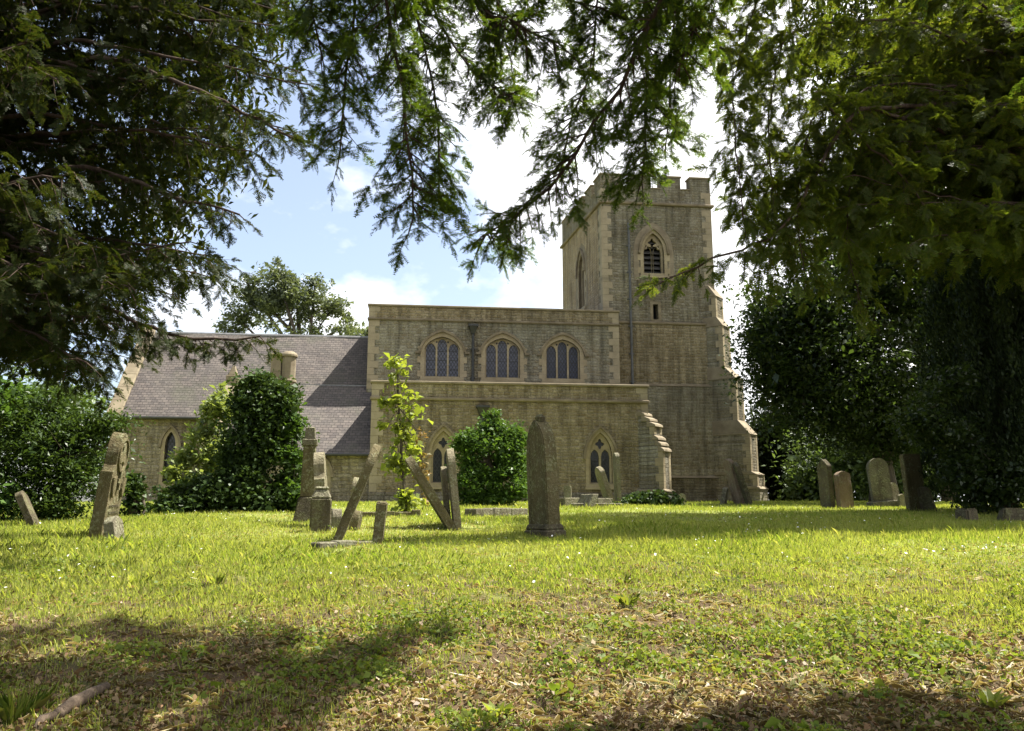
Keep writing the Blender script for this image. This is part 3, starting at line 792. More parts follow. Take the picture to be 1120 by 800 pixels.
def stone(label, base, top, kind, wid, th, yaw, mat, cat='headstone', name='headstone', group='gravestones in the churchyard', Y=None, edge=None, sink=.25, tilt=0, bev=.012):
    """base, top: where the foot and the head of the stone stand in the photograph; the foot is put on the ground there."""
    if Y is None: x, y, z = G(*base)
    else: x, y, z = P(base[0], base[1], Y)
    dx, dy = top[0] - base[0], base[1] - top[1]
    if edge is not None:                                              # seen nearly edge on: how far the face shows, + to the right, - to the left
        ph = math.degrees(math.atan2(base[0] - CX, F))
        yaw = 90 - ph - edge if edge >= 0 else -(90 + ph) - edge
    lean = math.atan2(dx, dy)
    h = math.hypot(dx, dy) * y / F / math.cos(TH) * 1.0
    b = MB()
    pr = [(px, pz - sink if pz == 0 else pz) for px, pz in hs_profile(kind, wid, h)]
    b.plate(pr, [], -th / 2, th / 2, lambda q, d, zz: (q, d, zz))
    o = b.build(name, M[mat], None, bevel=bev, seg=2)
    import bmesh
    from mathutils import noise as mnoise
    bm = bmesh.new(); bm.from_mesh(o.data)
    for _ in range(4):                                                # weathered, uneven faces
        es = [e for e in bm.edges if e.calc_length() > .16]
        if es: bmesh.ops.subdivide_edges(bm, edges=es, cuts=1)
        bmesh.ops.triangulate(bm, faces=[f for f in bm.faces if len(f.verts) > 4])
    off = Vector((base[0] * .37, base[1] * .11, 0))
    for v_ in bm.verts:
        nv_ = mnoise.noise_vector(v_.co * 7 + off) * .006 + mnoise.noise_vector(v_.co * 2.2 + off) * .008
        v_.co += Vector((nv_.x, nv_.y * .6, nv_.z if v_.co.z > 0 else 0))
    bm.to_mesh(o.data); bm.free()
    o.matrix_world = Matrix.Translation((x, y, z)) @ Matrix.Rotation(lean, 4, 'Y') @ Matrix.Rotation(R(tilt), 4, 'X') @ Matrix.Rotation(R(yaw), 4, 'Z')
    tag(o, label, cat, group)
    o['_h'] = h
    return o
def child(b, name, m, o, bevel=0): return b.build(name, M[m], o, bevel=bevel)

# tall ornate stone at the left with a carved trefoil head
s1 = stone('tall shouldered headstone with carved cross head standing by the left bushes', (111, 588), (122, 478), 'shoulder', .74, .15, 0, 'stone_brown', edge=14)
h1 = s1['_h']
b = MB(); fr = lambda q, d, zz: (q, d, zz)
ring = []
cz = h1 - .29
tre = []
for i in range(36):
    a = 2 * math.pi * i / 36 + math.pi / 2
    rr = .125 * (1 + .35 * math.cos(3 * (a - math.pi / 2)))
    tre.append((rr * math.cos(a), cz + rr * math.sin(a)))
outc = [(.23 * math.cos(2 * math.pi * i / 36), cz + .23 * math.sin(2 * math.pi * i / 36)) for i in range(36)]
inc = [(.195 * math.cos(2 * math.pi * i / 36), cz + .195 * math.sin(2 * math.pi * i / 36)) for i in range(36)]
b.plate(outc, [inc], -.10, -.07, fr)
b.plate(tre, [], -.095, -.07, fr)
b.plate(rect(-.03, .03, cz - .46, cz - .2), [], -.11, -.08, fr)
b.plate(rect(-.11, .11, cz - .37, cz - .31), [], -.111, -.08, fr)
for sg in (-1, 1):
    b.plate([(sg * .20, cz - .28), (sg * .33, cz - .30), (sg * .31, cz - .48), (sg * .24, cz - .56), (sg * .16, cz - .44)], [], -.106, -.08, fr)
child(b, 'carved_cross', 'stone_brown', s1, .008)
b = MB()
for r_ in range(6):
    z = cz - .68 - r_ * .085
    x = -.27 + hr.uniform(0, .08)
    while x < .25:
        w = hr.uniform(.015, .06); b.plate(rect(x, x + w, z, z + .025), [], -.0875, -.08, fr); x += w + hr.uniform(.012, .03)
child(b, 'worn_inscription', 'stone_dark', s1)
stone('small plain footstone leaning left against the tall ornate stone', (126, 594), (121, 567), 'low', .30, .12, 0, 'stone_grey', edge=22)
stone('dark slab leaning left in the shade of the glossy bushes at the far left', (38, 577), (18, 540), 'low', .34, .10, 0, 'stone_dark', edge=15)
# group beside the ivy
def pillar():
    x, y, z = G(335, 571)
    s = y / F / math.cos(TH)
    t = empty('grave_pillar', (x, y, z), R(12), label='tall narrow stone pillar on a dark plinth beside the ivy', cat='monument', group='gravestones in the churchyard')
    H = 100 * s
    b = MB(); b.hexa([(-.26,-.26,-.2),(.26,-.26,-.2),(.26,.26,-.2),(-.26,.26,-.2),(-.14,-.16,.42),(.16,-.16,.42),(.16,.16,.42),(-.14,.16,.42)]); b.build('plinth', M['stone_dark'], t, bevel=.02)
    b = MB(); b.hexa([(-.12,-.13,.42),(.13,-.13,.42),(.13,.13,.42),(-.12,.13,.42),(-.10,-.11,H*.80),(.11,-.11,H*.80),(.11,.11,H*.80),(-.10,.11,H*.80)]); b.build('shaft', M['stone_brown'], t, bevel=.015)
    b = MB(); b.box(-.125,.135,-.13,.13,H*.80,H*.87); b.hexa([(-.09,-.1,H*.87),(.10,-.1,H*.87),(.10,.1,H*.87),(-.09,.1,H*.87),(-.075,-.08,H),(.085,-.08,H),(.085,.08,H),(-.075,.08,H)]); b.build('cap', M['stone_grey'], t, bevel=.012)
pillar()
s = stone('narrow carved headstone seen edge on between pillar and block pedestal', (353, 576), (346, 498), 'shoulder', .6, .16, 0, 'stone_pale', edge=5)
def pedestal():
    x, y, z = G(350, 582)
    t = empty('grave_pedestal', (x, y, z), R(14), label='squat square pedestal with moulded sloping top near the ivy', cat='monument', group='gravestones in the churchyard')
    s = y / F; w = 11.5 * s; H = 48 * s
    b = MB(); b.hexa([(-w,-w,-.2),(w,-w,-.2),(w,w,-.2),(-w,w,-.2),(-w*.95,-w*.95,H*.74),(w*.95,-w*.95,H*.74),(w*.95,w*.95,H*.74),(-w*.95,w*.95,H*.74)]); b.build('block', M['stone_dark'], t, bevel=.02)
    b = MB(); b.hexa([(-w*.95,-w*.95,H*.74),(w*.95,-w*.95,H*.74),(w*.95,w*.95,H*.74),(-w*.95,w*.95,H*.74),(-w*.6,-w*.6,H*.93),(w*.6,-w*.6,H*.93),(w*.6,w*.6,H*.93),(-w*.6,w*.6,H*.93)]); b.box(-w*.66,w*.66,-w*.66,w*.66,H*.93,H); b.build('moulded_top', M['stone_grey'], t, bevel=.02)
pedestal()
stone('long thin slab leaning far to the right in the middle of the lawn', (369, 592), (409, 491), 'round', .62, .10, 0, 'stone_brown', edge=3)
stone('slim pale stone standing behind the slab that leans right', (384, 567), (389, 524), 'round', .40, .10, 0, 'stone_pale', edge=6)
stone('small rounded footstone left of the foot of the long leaning slab', (366, 579), (367, 558), 'round', .28, .14, 0, 'stone_grey', edge=-8)
stone('small rounded footstone right of the long leaning slab', (387, 580), (391, 560), 'round', .28, .12, 0, 'stone_brown', edge=10)
stone('short square post stone at the end of the flat kerb slab', (413, 594), (417, 551), 'flat', .26, .12, 0, 'stone_brown', edge=4)
def kerb(label, a, b_, hgt, dep, mat, block=None):
    xa, ya, za = G(*a); xb, yb, zb = G(*b_)
    L = math.hypot(xb - xa, yb - ya)
    rz = math.atan2(yb - ya, xb - xa)
    m = MB()
    nseg = 3
    for k in range(nseg):
        m.box(L * k / nseg, L * (k + 1) / nseg - .012, -dep / 2, dep / 2, -.15, hgt + .012 * (k % 2))
    if block:
        m.box(L - .03, L + .13, -dep / 2 - .03, dep / 2 + .03, -.15, hgt + block)
    o = m.build('grave_kerb', M[mat], None, bevel=.012)
    o.location = (xa, ya, (za + zb) / 2); o.rotation_euler = (0, 0, rz)
    return tag(o, label, 'grave kerb', 'grave kerbs')
kerb('flat stone kerb slab on the grass at the foot of the leaning slab', (344, 601), (406, 594), .05, .22, 'stone_grey')
kerb('low stone rail kerb with end block below the slender sapling', (392, 566), (452, 566), .10, .2, 'stone_brown', .04)
kerb('low mossy kerb in front of the round bush', (514, 566), (572, 563), .14, .3, 'stone_grey')
kerb('low chest tomb edge under the pointed aisle window', (611, 555), (664, 553), .22, .5, 'stone_grey')
stone('thin slab leaning strongly left in the middle of the lawn', (494, 579), (446, 504), 'round', .62, .12, 0, 'stone_brown', edge=-3)
stone('shorter of two upright slabs touching the slab that leans left', (490, 574), (484, 513), 'round', .45, .09, 0, 'stone_pale', edge=-2)
stone('taller of two upright slabs touching the slab that leans left', (500, 577), (491, 494), 'round', .55, .11, 0, 'stone_pale', edge=-3)
# the big headstone in the middle
s17 = stone('tallest brown gothic headstone with moulded base in the middle of the lawn', (596, 587), (591, 464), 'gothic', .64, .19, 0, 'stone_brown', edge=-24, bev=.02)
h17 = s17['_h']
b = MB(); b.box(-.37, .37, -.15, .15, -.2, .09); b.hexa([(-.36,-.14,.09),(.36,-.14,.09),(.36,.14,.09),(-.36,.14,.09),(-.33,-.11,.17),(.33,-.11,.17),(.33,.11,.17),(-.33,.11,.17)]); child(b, 'base_moulding', 'stone_dark', s17, .02)
b = MB()
for k in range(7):
    a = k * 2.4
    b.tube([(.02 + .035 * math.cos(a), .03 * math.sin(a), h17 - .05), (.02 + .05 * math.cos(a), .05 * math.sin(a), h17 + .03), (.02 + .02 * math.cos(a), .02 * math.sin(a), h17 + .075)], [.02, .03, .012], 7)
child(b, 'carved_finial', 'stone_dark', s17)
# near the church wall
stone('pale stone leaning left below the pointed window by the buttress', (668, 552), (655, 512), 'low', .70, .14, 0, 'stone_pale', edge=-14)
stone('upright narrow stone against the window right of the pale leaning stone', (676, 550), (675, 497), 'low', .60, .16, 0, 'stone_grey', edge=-10)
stone('tiny square stone on the chest tomb near the aisle wall', (621, 551), (621, 532), 'flat', .24, .10, -20, 'stone_grey')
stone('little rounded stone by the foot of the aisle buttress', (746, 551), (746, 540), 'round', .26, .12, -10, 'stone_pale')
def fallen():
    xa, ya, za = G(648, 556)
    t = empty('fallen_cross', (xa, ya, za), R(18), label='broken stone cross lying on the grass before the chest tomb', cat='monument', group='gravestones in the churchyard')
    b = MB(); b.box(-.55, .8, -.07, .07, .0, .12); b.build('shaft', M['stone_grey'], t, bevel=.015)
    b = MB(); b.hexa([(-.30,-.4,.03),(-.12,-.4,.03),(-.12,.4,.03),(-.30,.4,.03),(-.14,-.36,.34),(.02,-.36,.34),(.02,.36,.34),(-.14,.36,.34)]); b.build('arm', M['stone_grey'], t, bevel=.015)
fallen()
stone('tall pinkish slab leaning left before the tower buttress', (809, 552), (798, 504), 'low', .46, .13, 0, 'stone_red', edge=-28)
stone('dark slab leaning left behind the pinkish slab by the tower', (819, 552), (806, 508), 'low', .50, .12, 0, 'stone_dark', edge=-15)
stone('small stub stone leaning right beside the pinkish slab', (791, 552), (795, 534), 'low', .32, .14, -55, 'stone_grey', edge=12)
# right-hand group under the trees
stone('dark pointed headstone, leftmost of the stones under the trees', (906, 556), (904, 504), 'point', .40, .14, -32, 'stone_dark', edge=-38)
stone('pale weathered headstone beside the dark pointed one under the trees', (925, 556), (923, 517), 'low', .42, .14, 30, 'stone_red', edge=45)
s = stone('big round-topped grey headstone on a stepped base under the trees', (966, 555), (962, 503), 'round', .52, .15, 22, 'stone_grey', edge=65)
b = MB(); b.box(-.36, .36, -.18, .18, -.2, .16); child(b, 'base_step', 'stone_grey', s, .02)
stone('small pale stone half hidden behind the big round-topped headstone', (979, 554), (977, 529), 'round', .30, .12, 25, 'stone_pale')
stone('tiny pale marker right of the big round-topped headstone', (988, 555), (988, 541), 'low', .24, .10, 10, 'stone_pale')
stone('broad mossy slab by the dark evergreen under the trees', (1003, 559), (1000, 499), 'flat', .48, .14, 18, 'stone_brown')
stone('narrow dark stone leaning beside the broad mossy slab', (1016, 559), (1010, 534), 'low', .30, .14, -40, 'stone_dark')
def block(label, px, py, w, d, h, rz, mat, seed):
    x, y, z = G(px, py)
    r_ = np.random.default_rng(seed)
    v = np.array([(-w,-d,-.1),(w,-d,-.1),(w,d,-.1),(-w,d,-.1),(-w*.7,-d*.7,h*.9),(w*.55,-d*.75,h),(w*.8,d*.6,h*.75),(-w*.6,d*.8,h*.85)]) + r_.normal(0, .03, (8, 3))
    b = MB(); b.hexa([tuple(q) for q in v]); o = b.build('stone_block', M[mat], None, bevel=.03, seg=2)
    o.location = (x, y, z); o.rotation_euler = (0, 0, rz)
    tag(o, label, 'stone block', 'loose stone blocks')
block('tumbled square stone block on the grass below the dark evergreen', 1059, 571, .18, .16, .26, .4, 'stone_dark', 1)
block('broad rough boulder at the right edge under the evergreen', 1109, 570, .26, .18, .24, -.2, 'stone_dark', 2)

# ------------------------------------------------------------------ plants
def unit(a): return a / (np.linalg.norm(a, axis=-1, keepdims=True) + 1e-9)
def leaf_quads(Cn, size, r_, up=.6, shape=.55, fold=.18, dirs=None, droop=.3):
    """kite-shaped leaves: centre Cn (n,3), length size (n,) ; returns V, F"""
    n = len(Cn)
    D = unit(r_.normal(0, 1, (n, 3)) * np.array([1, 1, .6]) + np.array([0, 0, -droop])) if dirs is None else dirs
    U = unit(r_.normal(0, 1, (n, 3)) + np.array([0, 0, up * 3]))
    S = unit(np.cross(D, U)); Nn = np.cross(S, D)
    L = size[:, None]
    W = L * shape * r_.uniform(.75, 1.2, (n, 1))
    v0 = Cn - D * L * .5; v2 = Cn + D * L * .5 - Nn * L * .08
    v1 = Cn - S * W * .5 + Nn * W * fold - D * L * .06; v3 = Cn + S * W * .5 + Nn * W * fold - D * L * .06
    V = np.stack([v0, v1, v2, v3], 1).reshape(-1, 3)
    return V, np.arange(4 * n).reshape(n, 4)
def clusters(lobes, n, r_, shell=.55):
    """points spread in the outer part of a set of ellipsoids (cx,cy,cz,rx,ry,rz)"""
    lobes = np.asarray(lobes, float)
    vol = (lobes[:, 3] * lobes[:, 4] * lobes[:, 5]) ** .7
    k = r_.choice(len(lobes), n, p=vol / vol.sum())
    d = unit(r_.normal(0, 1, (n, 3)))
    q = (shell + (1 - shell) * r_.random(n))[:, None]
    q = q * np.where(r_.random(n) < .2, r_.uniform(1.05, 1.5, n), 1.0)[:, None]
    return lobes[k, :3] + d * q * lobes[k, 3:], d, k
def tree_limbs(b, base, top, lobes, pts, r0, r_, nsub=26, sides=7):
    base = np.asarray(base, float); top = np.asarray(top, float)
    k = 7
    f = np.linspace(0, 1, k)[:, None]
    tr = base + (top - base) * f + np.concatenate([np.zeros((1, 3)), r_.normal(0, r0 * .35, (k - 1, 3)) * np.array([1, 1, .2])])
    b.tube(tr, np.linspace(r0, r0 * .3, k) * np.array([1.35] + [1] * (k - 1)), 10)
    for l in lobes:
        a = tr[r_.integers(k // 2, k - 1)]
        c = np.asarray(l[:3])
        mid = (a + c) / 2 + r_.normal(0, .12, 3) * np.linalg.norm(c - a) + np.array([0, 0, -.06 * np.linalg.norm(c - a)])
        b.tube([a, mid, c], [r0 * .42, r0 * .28, r0 * .14], sides, False)
    L = np.asarray(lobes)[:, :3]
    for p in pts[r_.choice(len(pts), min(nsub, len(pts)), replace=False)]:
        c = L[np.argmin(((L - p) ** 2).sum(1))]
        b.tube([c, (c + p) / 2 + r_.normal(0, .08, 3) * np.linalg.norm(p - c), p], [r0 * .14, r0 * .09, r0 * .03], 5, False)
def leafy_tree(name, label, cat, base, top, lobes, ncl, per, clr, leaf, mat, r0, seed, group=None, barkm='bark_grey', shell=.55, up=.6, shape=.55, nsub=30, droop=.3, crown='crown'):
    r_ = np.random.default_rng(seed)
    base = np.asarray(base, float)
    t = empty(name, tuple(base), 0, label=label, cat=cat, group=group)
    C_, d, k = clusters(lobes, int(ncl * 1.35), r_, shell)
    size_ = max(l[3] for l in lobes)                                  # leave uneven gaps in the growth
    gv = vnoise(C_[:, 0] + .6 * C_[:, 1], C_[:, 2] + .37 * C_[:, 1], 3.2 / size_, seed) + .5 * vnoise(C_[:, 0], C_[:, 2], 8 / size_, seed + 1)
    C_ = C_[np.argsort(gv)[len(C_) - ncl:]]
    b = MB(); tree_limbs(b, base, top, lobes, C_, r0, r_, nsub)
    b.v = [tuple(np.asarray(q) - base) for q in b.v]
    b.build('trunk', M[barkm], t, smooth=True)
    cr = np.repeat(np.exp(r_.normal(0, .3, ncl)) * clr, per)
    pos = np.repeat(C_, per, 0) + np.clip(r_.normal(0, 1, (ncl * per, 3)), -1.5, 1.5) * cr[:, None] * np.array([1, 1, .65])
    V, Fc = leaf_quads(pos, leaf * np.exp(r_.normal(0, .34, len(pos))), r_, up, shape, droop=droop)
    np_mesh(crown, V - base, Fc, M[mat], t)
    return t

# ---- yew sprays -------------------------------------------------------------
def spray_proto(r_, L=.30, sp=.014, nl=.028, nw=.0095, n=7):
    """a flat feathery twig: triangles for needles and for the twig itself, along +X, in the XY plane."""
    T = []
    def needles(p0, d, l, k0=0):
        s = np.array([-d[1], d[0], 0])
        n = int(l / sp)
        pts = p0[None] + d[None] * (np.arange(n)[:, None] * sp)
        pts[:, 2] -= (np.arange(n) * sp) ** 2 * 1.2
        for i, p in enumerate(pts):
            tap = nl * (1 - .45 * i / max(1, n)) * r_.uniform(.8, 1.15)
            for sg in (-1, 1):
                q = unit(d * r_.uniform(.35, .75) + sg * s + np.array([0, 0, r_.uniform(-.25, .25)]))
                a = d * nw * .5
                T.append((p - a, p + a, p + q * tap))
        e = p0 + d * l; e = e + np.array([0, 0, -l * l * 1.2])
        T.append((p0 - s * .0022, p0 + s * .0022, e))
    x = np.array([1., 0, 0])
    needles(np.zeros(3), x, L)
    for i in range(n):
        f = .08 + .78 * i / n
        for sg in (-1, 1):
            if r_.random() < .12: continue
            a = sg * R(r_.uniform(38, 62)); l = L * (.46 * (1 - f) + .10) * r_.uniform(.7, 1.15)
            p = np.array([L * f + r_.uniform(-.01, .01), 0, -(L * f) ** 2 * 1.2])
            d = unit(np.array([math.cos(a), math.sin(a), r_.uniform(-.3, .05)]))
            needles(p, d, l)
    return np.asarray(T).reshape(-1, 3)
pr = np.random.default_rng(5)
FINE = [spray_proto(pr, .20, .012, .027, .0095, 5) for _ in range(6)] + [spray_proto(pr, .14, .012, .026, .0095, 3) for _ in range(4)]
MEDIUM = [spray_proto(pr, .22, .017, .034, .014, 5) for _ in range(6)] + [spray_proto(pr, .15, .016, .034, .014, 3) for _ in range(4)]
COARSE = [spray_proto(pr, .28, .026, .050, .022, 5) for _ in range(6)]
class Yew:
    def __init__(s, seed, protos): s.r = np.random.default_rng(seed); s.pr = protos; s.o, s.d, s.u, s.s = [], [], [], []; s.b = MB()
    def limb(s, pts, r0, r1, f0=.2, dens=9, tl=(.35, .8), droop=.55, spread=.9, sc=1.0, gap=.075, sides=6):
        """a limb with drooping twigs that carry sprays."""
        r_ = s.r
        pts = np.asarray(pts, float)
        seg = np.linalg.norm(np.diff(pts, axis=0), axis=1); cum = np.concatenate([[0], np.cumsum(seg)]); Lt = cum[-1]
        k = max(6, int(Lt / .25)); tt = np.linspace(0, Lt, k)
        q = np.stack([np.interp(tt, cum, pts[:, i]) for i in range(3)], 1)
        for _ in range(2): q[1:-1] = (q[:-2] + 2 * q[1:-1] + q[2:]) / 4
        q[1:-1] += r_.normal(0, .015, (k - 2, 3))
        s.b.tube(q, np.linspace(r0, r1, k), sides, False)
        n = int(Lt * (1 - f0) * dens)
        T = unit(np.gradient(q, axis=0))
        for i in range(n + 1):
            f = f0 + (1 - f0) * (i + r_.random()) / (n + 1) if i < n else 1.0
            f = min(f, .999)
            j = min(int(f * (k - 1)), k - 2); w = f * (k - 1) - j
            p = q[j] * (1 - w) + q[j + 1] * w; t = T[j]
            lat = r_.normal(0, 1, 3); lat -= t * (lat @ t); lat = unit(lat)
            lat[2] = lat[2] * .6 - .15
            d = unit(t * (.55 if i < n else 1.2) + lat * spread * (1 if i < n else .2) + np.array([0, 0, -droop * r_.uniform(.2, 1.1)]))
            s.twig(p, d, r_.uniform(*tl) * (1.0 - .35 * f), droop, sc, gap)
    def twig(s, p, d, L, droop, sc, gap):
        r_ = s.r
        m = max(3, int(L / gap)); path = [p]
        for i in range(m):
            d = unit(d + np.array([0, 0, -droop * .11]) + r_.normal(0, .13, 3))
            p = p + d * gap; path.append(p)
            side = unit(np.cross(d, np.array([0, 0, 1.]) + r_.normal(0, .25, 3)))
            sg = 1 if i % 2 else -1
            sd = unit(d * .7 + sg * side * r_.uniform(.55, 1.25) + np.array([0, 0, -.15 * droop]) + r_.normal(0, .32, 3))
            s.o.append(p); s.d.append(sd); s.u.append(np.array([0, 0, 1.]) + r_.normal(0, .6, 3)); s.s.append(sc * r_.uniform(.55, 1.05) * (1 - .3 * i / m))
        s.o.append(p); s.d.append(d); s.u.append(np.array([0, 0, 1.]) + r_.normal(0, .3, 3)); s.s.append(sc * r_.uniform(.7, 1.0))
        path = np.asarray(path)
        s.b.tube(path[::2] if len(path) > 4 else path, np.linspace(.0075, .002, len(path[::2] if len(path) > 4 else path)), 3, False)
    def build(s, root, base, mat, barkm='bark'):
        O = np.asarray(s.o); X = unit(np.asarray(s.d)); U = np.asarray(s.u); S = np.asarray(s.s)
        U = unit(U - X * (U * X).sum(1, keepdims=True)); Yv = np.cross(U, X)
        k = s.r.integers(0, len(s.pr), len(O))
        Vs = []
        for i, pr_ in enumerate(s.pr):
            m = k == i
            if not m.any(): continue
            Bm = np.stack([X[m], Yv[m], U[m]], 1) * S[m][:, None, None]
            V = np.einsum('vk,nkj->nvj', pr_, Bm) + O[m][:, None]
            Vs.append(V.reshape(-1, 3))
        V = np.concatenate(Vs) - np.asarray(base)
        np_mesh('crown', V, np.arange(len(V)).reshape(-1, 3), M[mat], root)
        s.b.v = [tuple(np.asarray(q) - np.asarray(base)) for q in s.b.v]
        s.b.build('trunk', M[barkm], root, smooth=True, fix=False)
def pp(l, Y=None): return [P(a[0], a[1], a[2] if len(a) > 2 else Y) for a in l]
def inside(poly, x, y):
    c = False; j = len(poly) - 1
    for i in range(len(poly)):
        if (poly[i][1] > y) != (poly[j][1] > y) and x < (poly[j][0] - poly[i][0]) * (y - poly[i][1]) / (poly[j][1] - poly[i][1]) + poly[i][0]: c = not c
        j = i
    return c

# ---- overhead yew: trunk behind the photographer, limbs reach over and hang down in front
yb = np.array([2.2, -2.6, float(gz(2.2, -2.6))])
yo = empty('overhanging_yew', tuple(yb), 0, label='yew tree whose drooping branches hang across the top middle of the view', cat='tree', group='yew trees')
y1 = Yew(11, FINE)
crowntop = np.array([1.6, -1.0, 6.2])
y1.b.tube([yb - [0, 0, .3], yb + [-.05, .2, 1.5], yb + [-.3, .7, 3.6], crowntop], [.48, .38, .32, .22], 12)
def from_top(l, r0=.042, r1=.006, **kw):
    q = pp(l)
    start = crowntop + (q[0] - crowntop) * .0
    mid = (crowntop + q[0]) / 2 + np.array([0, 0, .75])
    seg = [start, mid] + q
    d = np.linalg.norm(np.diff(np.asarray(seg), axis=0), axis=1); f0 = (d[0] + d[1] * .8) / d.sum()
    y1.limb(seg, r0, r1, f0=f0, **kw)
DR = dict(droop=.40, spread=1.3, sc=1.12, gap=.055)
from_top([(412, -30, 4.19), (428, 40, 4.36), (440, 110, 4.53), (449, 195, 4.70), (452, 240, 4.79)], dens=32, tl=(.32, .62), **DR)
from_top([(395, -40, 4.79), (380, 40, 4.88), (385, 110, 4.96), (372, 165, 5.05)], r0=.04, dens=28, tl=(.25, .55), **DR)
from_top([(440, -40, 4.96), (470, 60, 5.05), (490, 150, 5.13), (480, 220, 5.21)], r0=.022, dens=23, tl=(.22, .45), **DR)
from_top([(470, -40, 5.13), (520, 10, 5.22), (575, 38, 4.70), (612, 48, 4.70)], r0=.04, dens=36, tl=(.3, .55), droop=.6, spread=1.2)
from_top([(455, -40, 5.98), (480, 40, 6.08), (530, 90, 6.17), (570, 110, 5.46)], r0=.026, dens=32, tl=(.25, .5), **DR)
from_top([(745, -50, 4.45), (700, 45, 4.62), (662, 120, 4.79), (628, 185, 4.87), (575, 232, 4.96), (528, 258, 5.70)], dens=35, tl=(.25, .46), droop=.6, spread=1.2)
from_top([(700, -50, 5.04), (704, 60, 5.12), (712, 140, 5.12), (702, 200, 5.21)], r0=.04, dens=41, tl=(.28, .55), **DR)
from_top([(660, -50, 5.29), (650, 30, 5.38), (640, 100, 5.38), (618, 165, 5.46)], r0=.026, dens=30, tl=(.25, .5), **DR)
from_top([(735, 20, 5.54), (738, 100, 5.63), (728, 160, 5.71)], r0=.026, dens=32, tl=(.25, .5), **DR)
from_top([(560, -60, 5.51), (600, -5, 5.04), (660, 10, 5.12)], r0=.026, dens=32, tl=(.25, .5), **DR)
from_top([(330, -60, 4.45), (345, 0, 4.62), (352, 60, 4.79)], r0=.026, dens=36, tl=(.3, .5), **DR)
from_top([(770, -60, 4.70), (768, 20, 4.87), (740, 80, 4.96)], r0=.026, dens=36, tl=(.25, .5), **DR)
from_top([(520, -60, 5.89), (545, 20, 5.98), (560, 70, 6.08)], r0=.022, dens=32, tl=(.25, .5), **DR)
for l in ([(480, -170, 4.6), (500, -110, 4.3), (540, -60, 4.1)], [(640, -190, 4.4), (660, -120, 4.1), (700, -70, 3.9)], [(800, -190, 4.5), (830, -120, 4.2), (850, -60, 4.0)], [(950, -190, 4.4), (985, -110, 4.1), (1010, -50, 3.9)], [(1060, -190, 4.6), (1090, -100, 4.4), (1110, -60, 4.2)]):
    from_top(l, r0=.035, dens=26, tl=(.3, .6), **DR)  # unseen limbs above the view, added to dapple the foreground with shade
from_top([(1150, -120, 4.4), (1185, 0, 4.3), (1215, 120, 4.25)], r0=.04, dens=49, tl=(.35, .7), **DR)
from_top([(1240, -120, 4.2), (1250, 0, 4.2), (1245, 130, 4.2)], r0=.04, dens=49, tl=(.35, .7), **DR)
y1.build(yo, yb, 'yew')

# ---- big dark yew on the left
lb = np.array([-8.4, 9.5, float(gz(-8.4, 9.5))])
yl = empty('dark_yew', tuple(lb), 0, label='dense dark yew tree filling the upper left corner', cat='tree', group='yew trees')
y2 = Yew(12, MEDIUM)
r2 = y2.r
y2.b.tube([lb - [0, 0, .3], lb + [.1, 0, 1.4], lb + [0, .1, 3.5], lb + [.2, 0, 6.5], lb + [.2, 0, 9.0]], [.6, .48, .4, .26, .1], 12)
def from_trunk(l, r0=.06, r1=.01, zf=None, **kw):
    q = pp(l)
    zz = max(1.6, q[0][2] - .3 if zf is None else zf)
    y2.limb([np.array([lb[0], lb[1], zz])] + q, r0, r1, **kw)
poly = [(-170, -170), (330, -170), (346, 70), (330, 165), (300, 190), (268, 240), (235, 310), (160, 335), (140, 392), (70, 425), (-170, 440)]
cnt = 0
while cnt < 175:
    x, y = r2.uniform(-170, 350), r2.uniform(-170, 440)
    if not inside(poly, x, y): continue
    Y = r2.uniform(8.0, 11.0) if x > 150 else r2.uniform(6.4, 11.0)
    q = P(x, y, Y)
    st = np.array([lb[0], lb[1], max(2.0, q[2] + r2.uniform(-.6, .8))])
    Ld = np.linalg.norm(q - st)
    mid = st + (q - st) * .5 + np.array([0, 0, .10 * Ld]) + r2.normal(0, .2, 3)
    y2.limb([st, mid, q], .045, .008, f0=max(.25, 1 - 2.1 / Ld), dens=11, tl=(.4, .9), droop=.6, sc=1.2, gap=.085, sides=5)
    cnt += 1
from_trunk([(60, 300, 9.0), (130, 348, 8.4), (180, 364, 8.2), (230, 376, 8.0), (285, 368, 7.9)], .06, .01, f0=.40, dens=20, tl=(.25, .5), droop=.8, gap=.07)
from_trunk([(120, 60, 8.5), (220, 100, 7.5), (300, 140, 7.0), (322, 152, 6.9)], .06, .01, f0=.35, dens=18, tl=(.25, .5), droop=.5, spread=1.2, gap=.07)
from_trunk([(100, 180, 8.5), (190, 215, 7.8), (262, 235, 7.4)], .06, .01, f0=.35, dens=18, tl=(.25, .5), droop=.7, gap=.08)
from_trunk([(40, 360, 9.5), (70, 390, 9.2), (104, 410, 9.0)], .05, .01, f0=.35, dens=18, tl=(.25, .5), droop=.5, gap=.08)
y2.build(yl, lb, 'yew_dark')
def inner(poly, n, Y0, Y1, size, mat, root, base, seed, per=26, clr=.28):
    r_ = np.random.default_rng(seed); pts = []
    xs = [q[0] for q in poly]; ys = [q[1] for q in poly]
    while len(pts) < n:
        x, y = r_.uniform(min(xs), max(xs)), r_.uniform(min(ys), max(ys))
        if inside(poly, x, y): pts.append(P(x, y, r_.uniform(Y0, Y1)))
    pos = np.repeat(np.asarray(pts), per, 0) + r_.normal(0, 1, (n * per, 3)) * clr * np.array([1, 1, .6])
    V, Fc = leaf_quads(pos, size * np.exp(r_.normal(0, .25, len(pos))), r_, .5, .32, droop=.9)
    np_mesh('inner_foliage', V - np.asarray(base), Fc, M[mat], root)
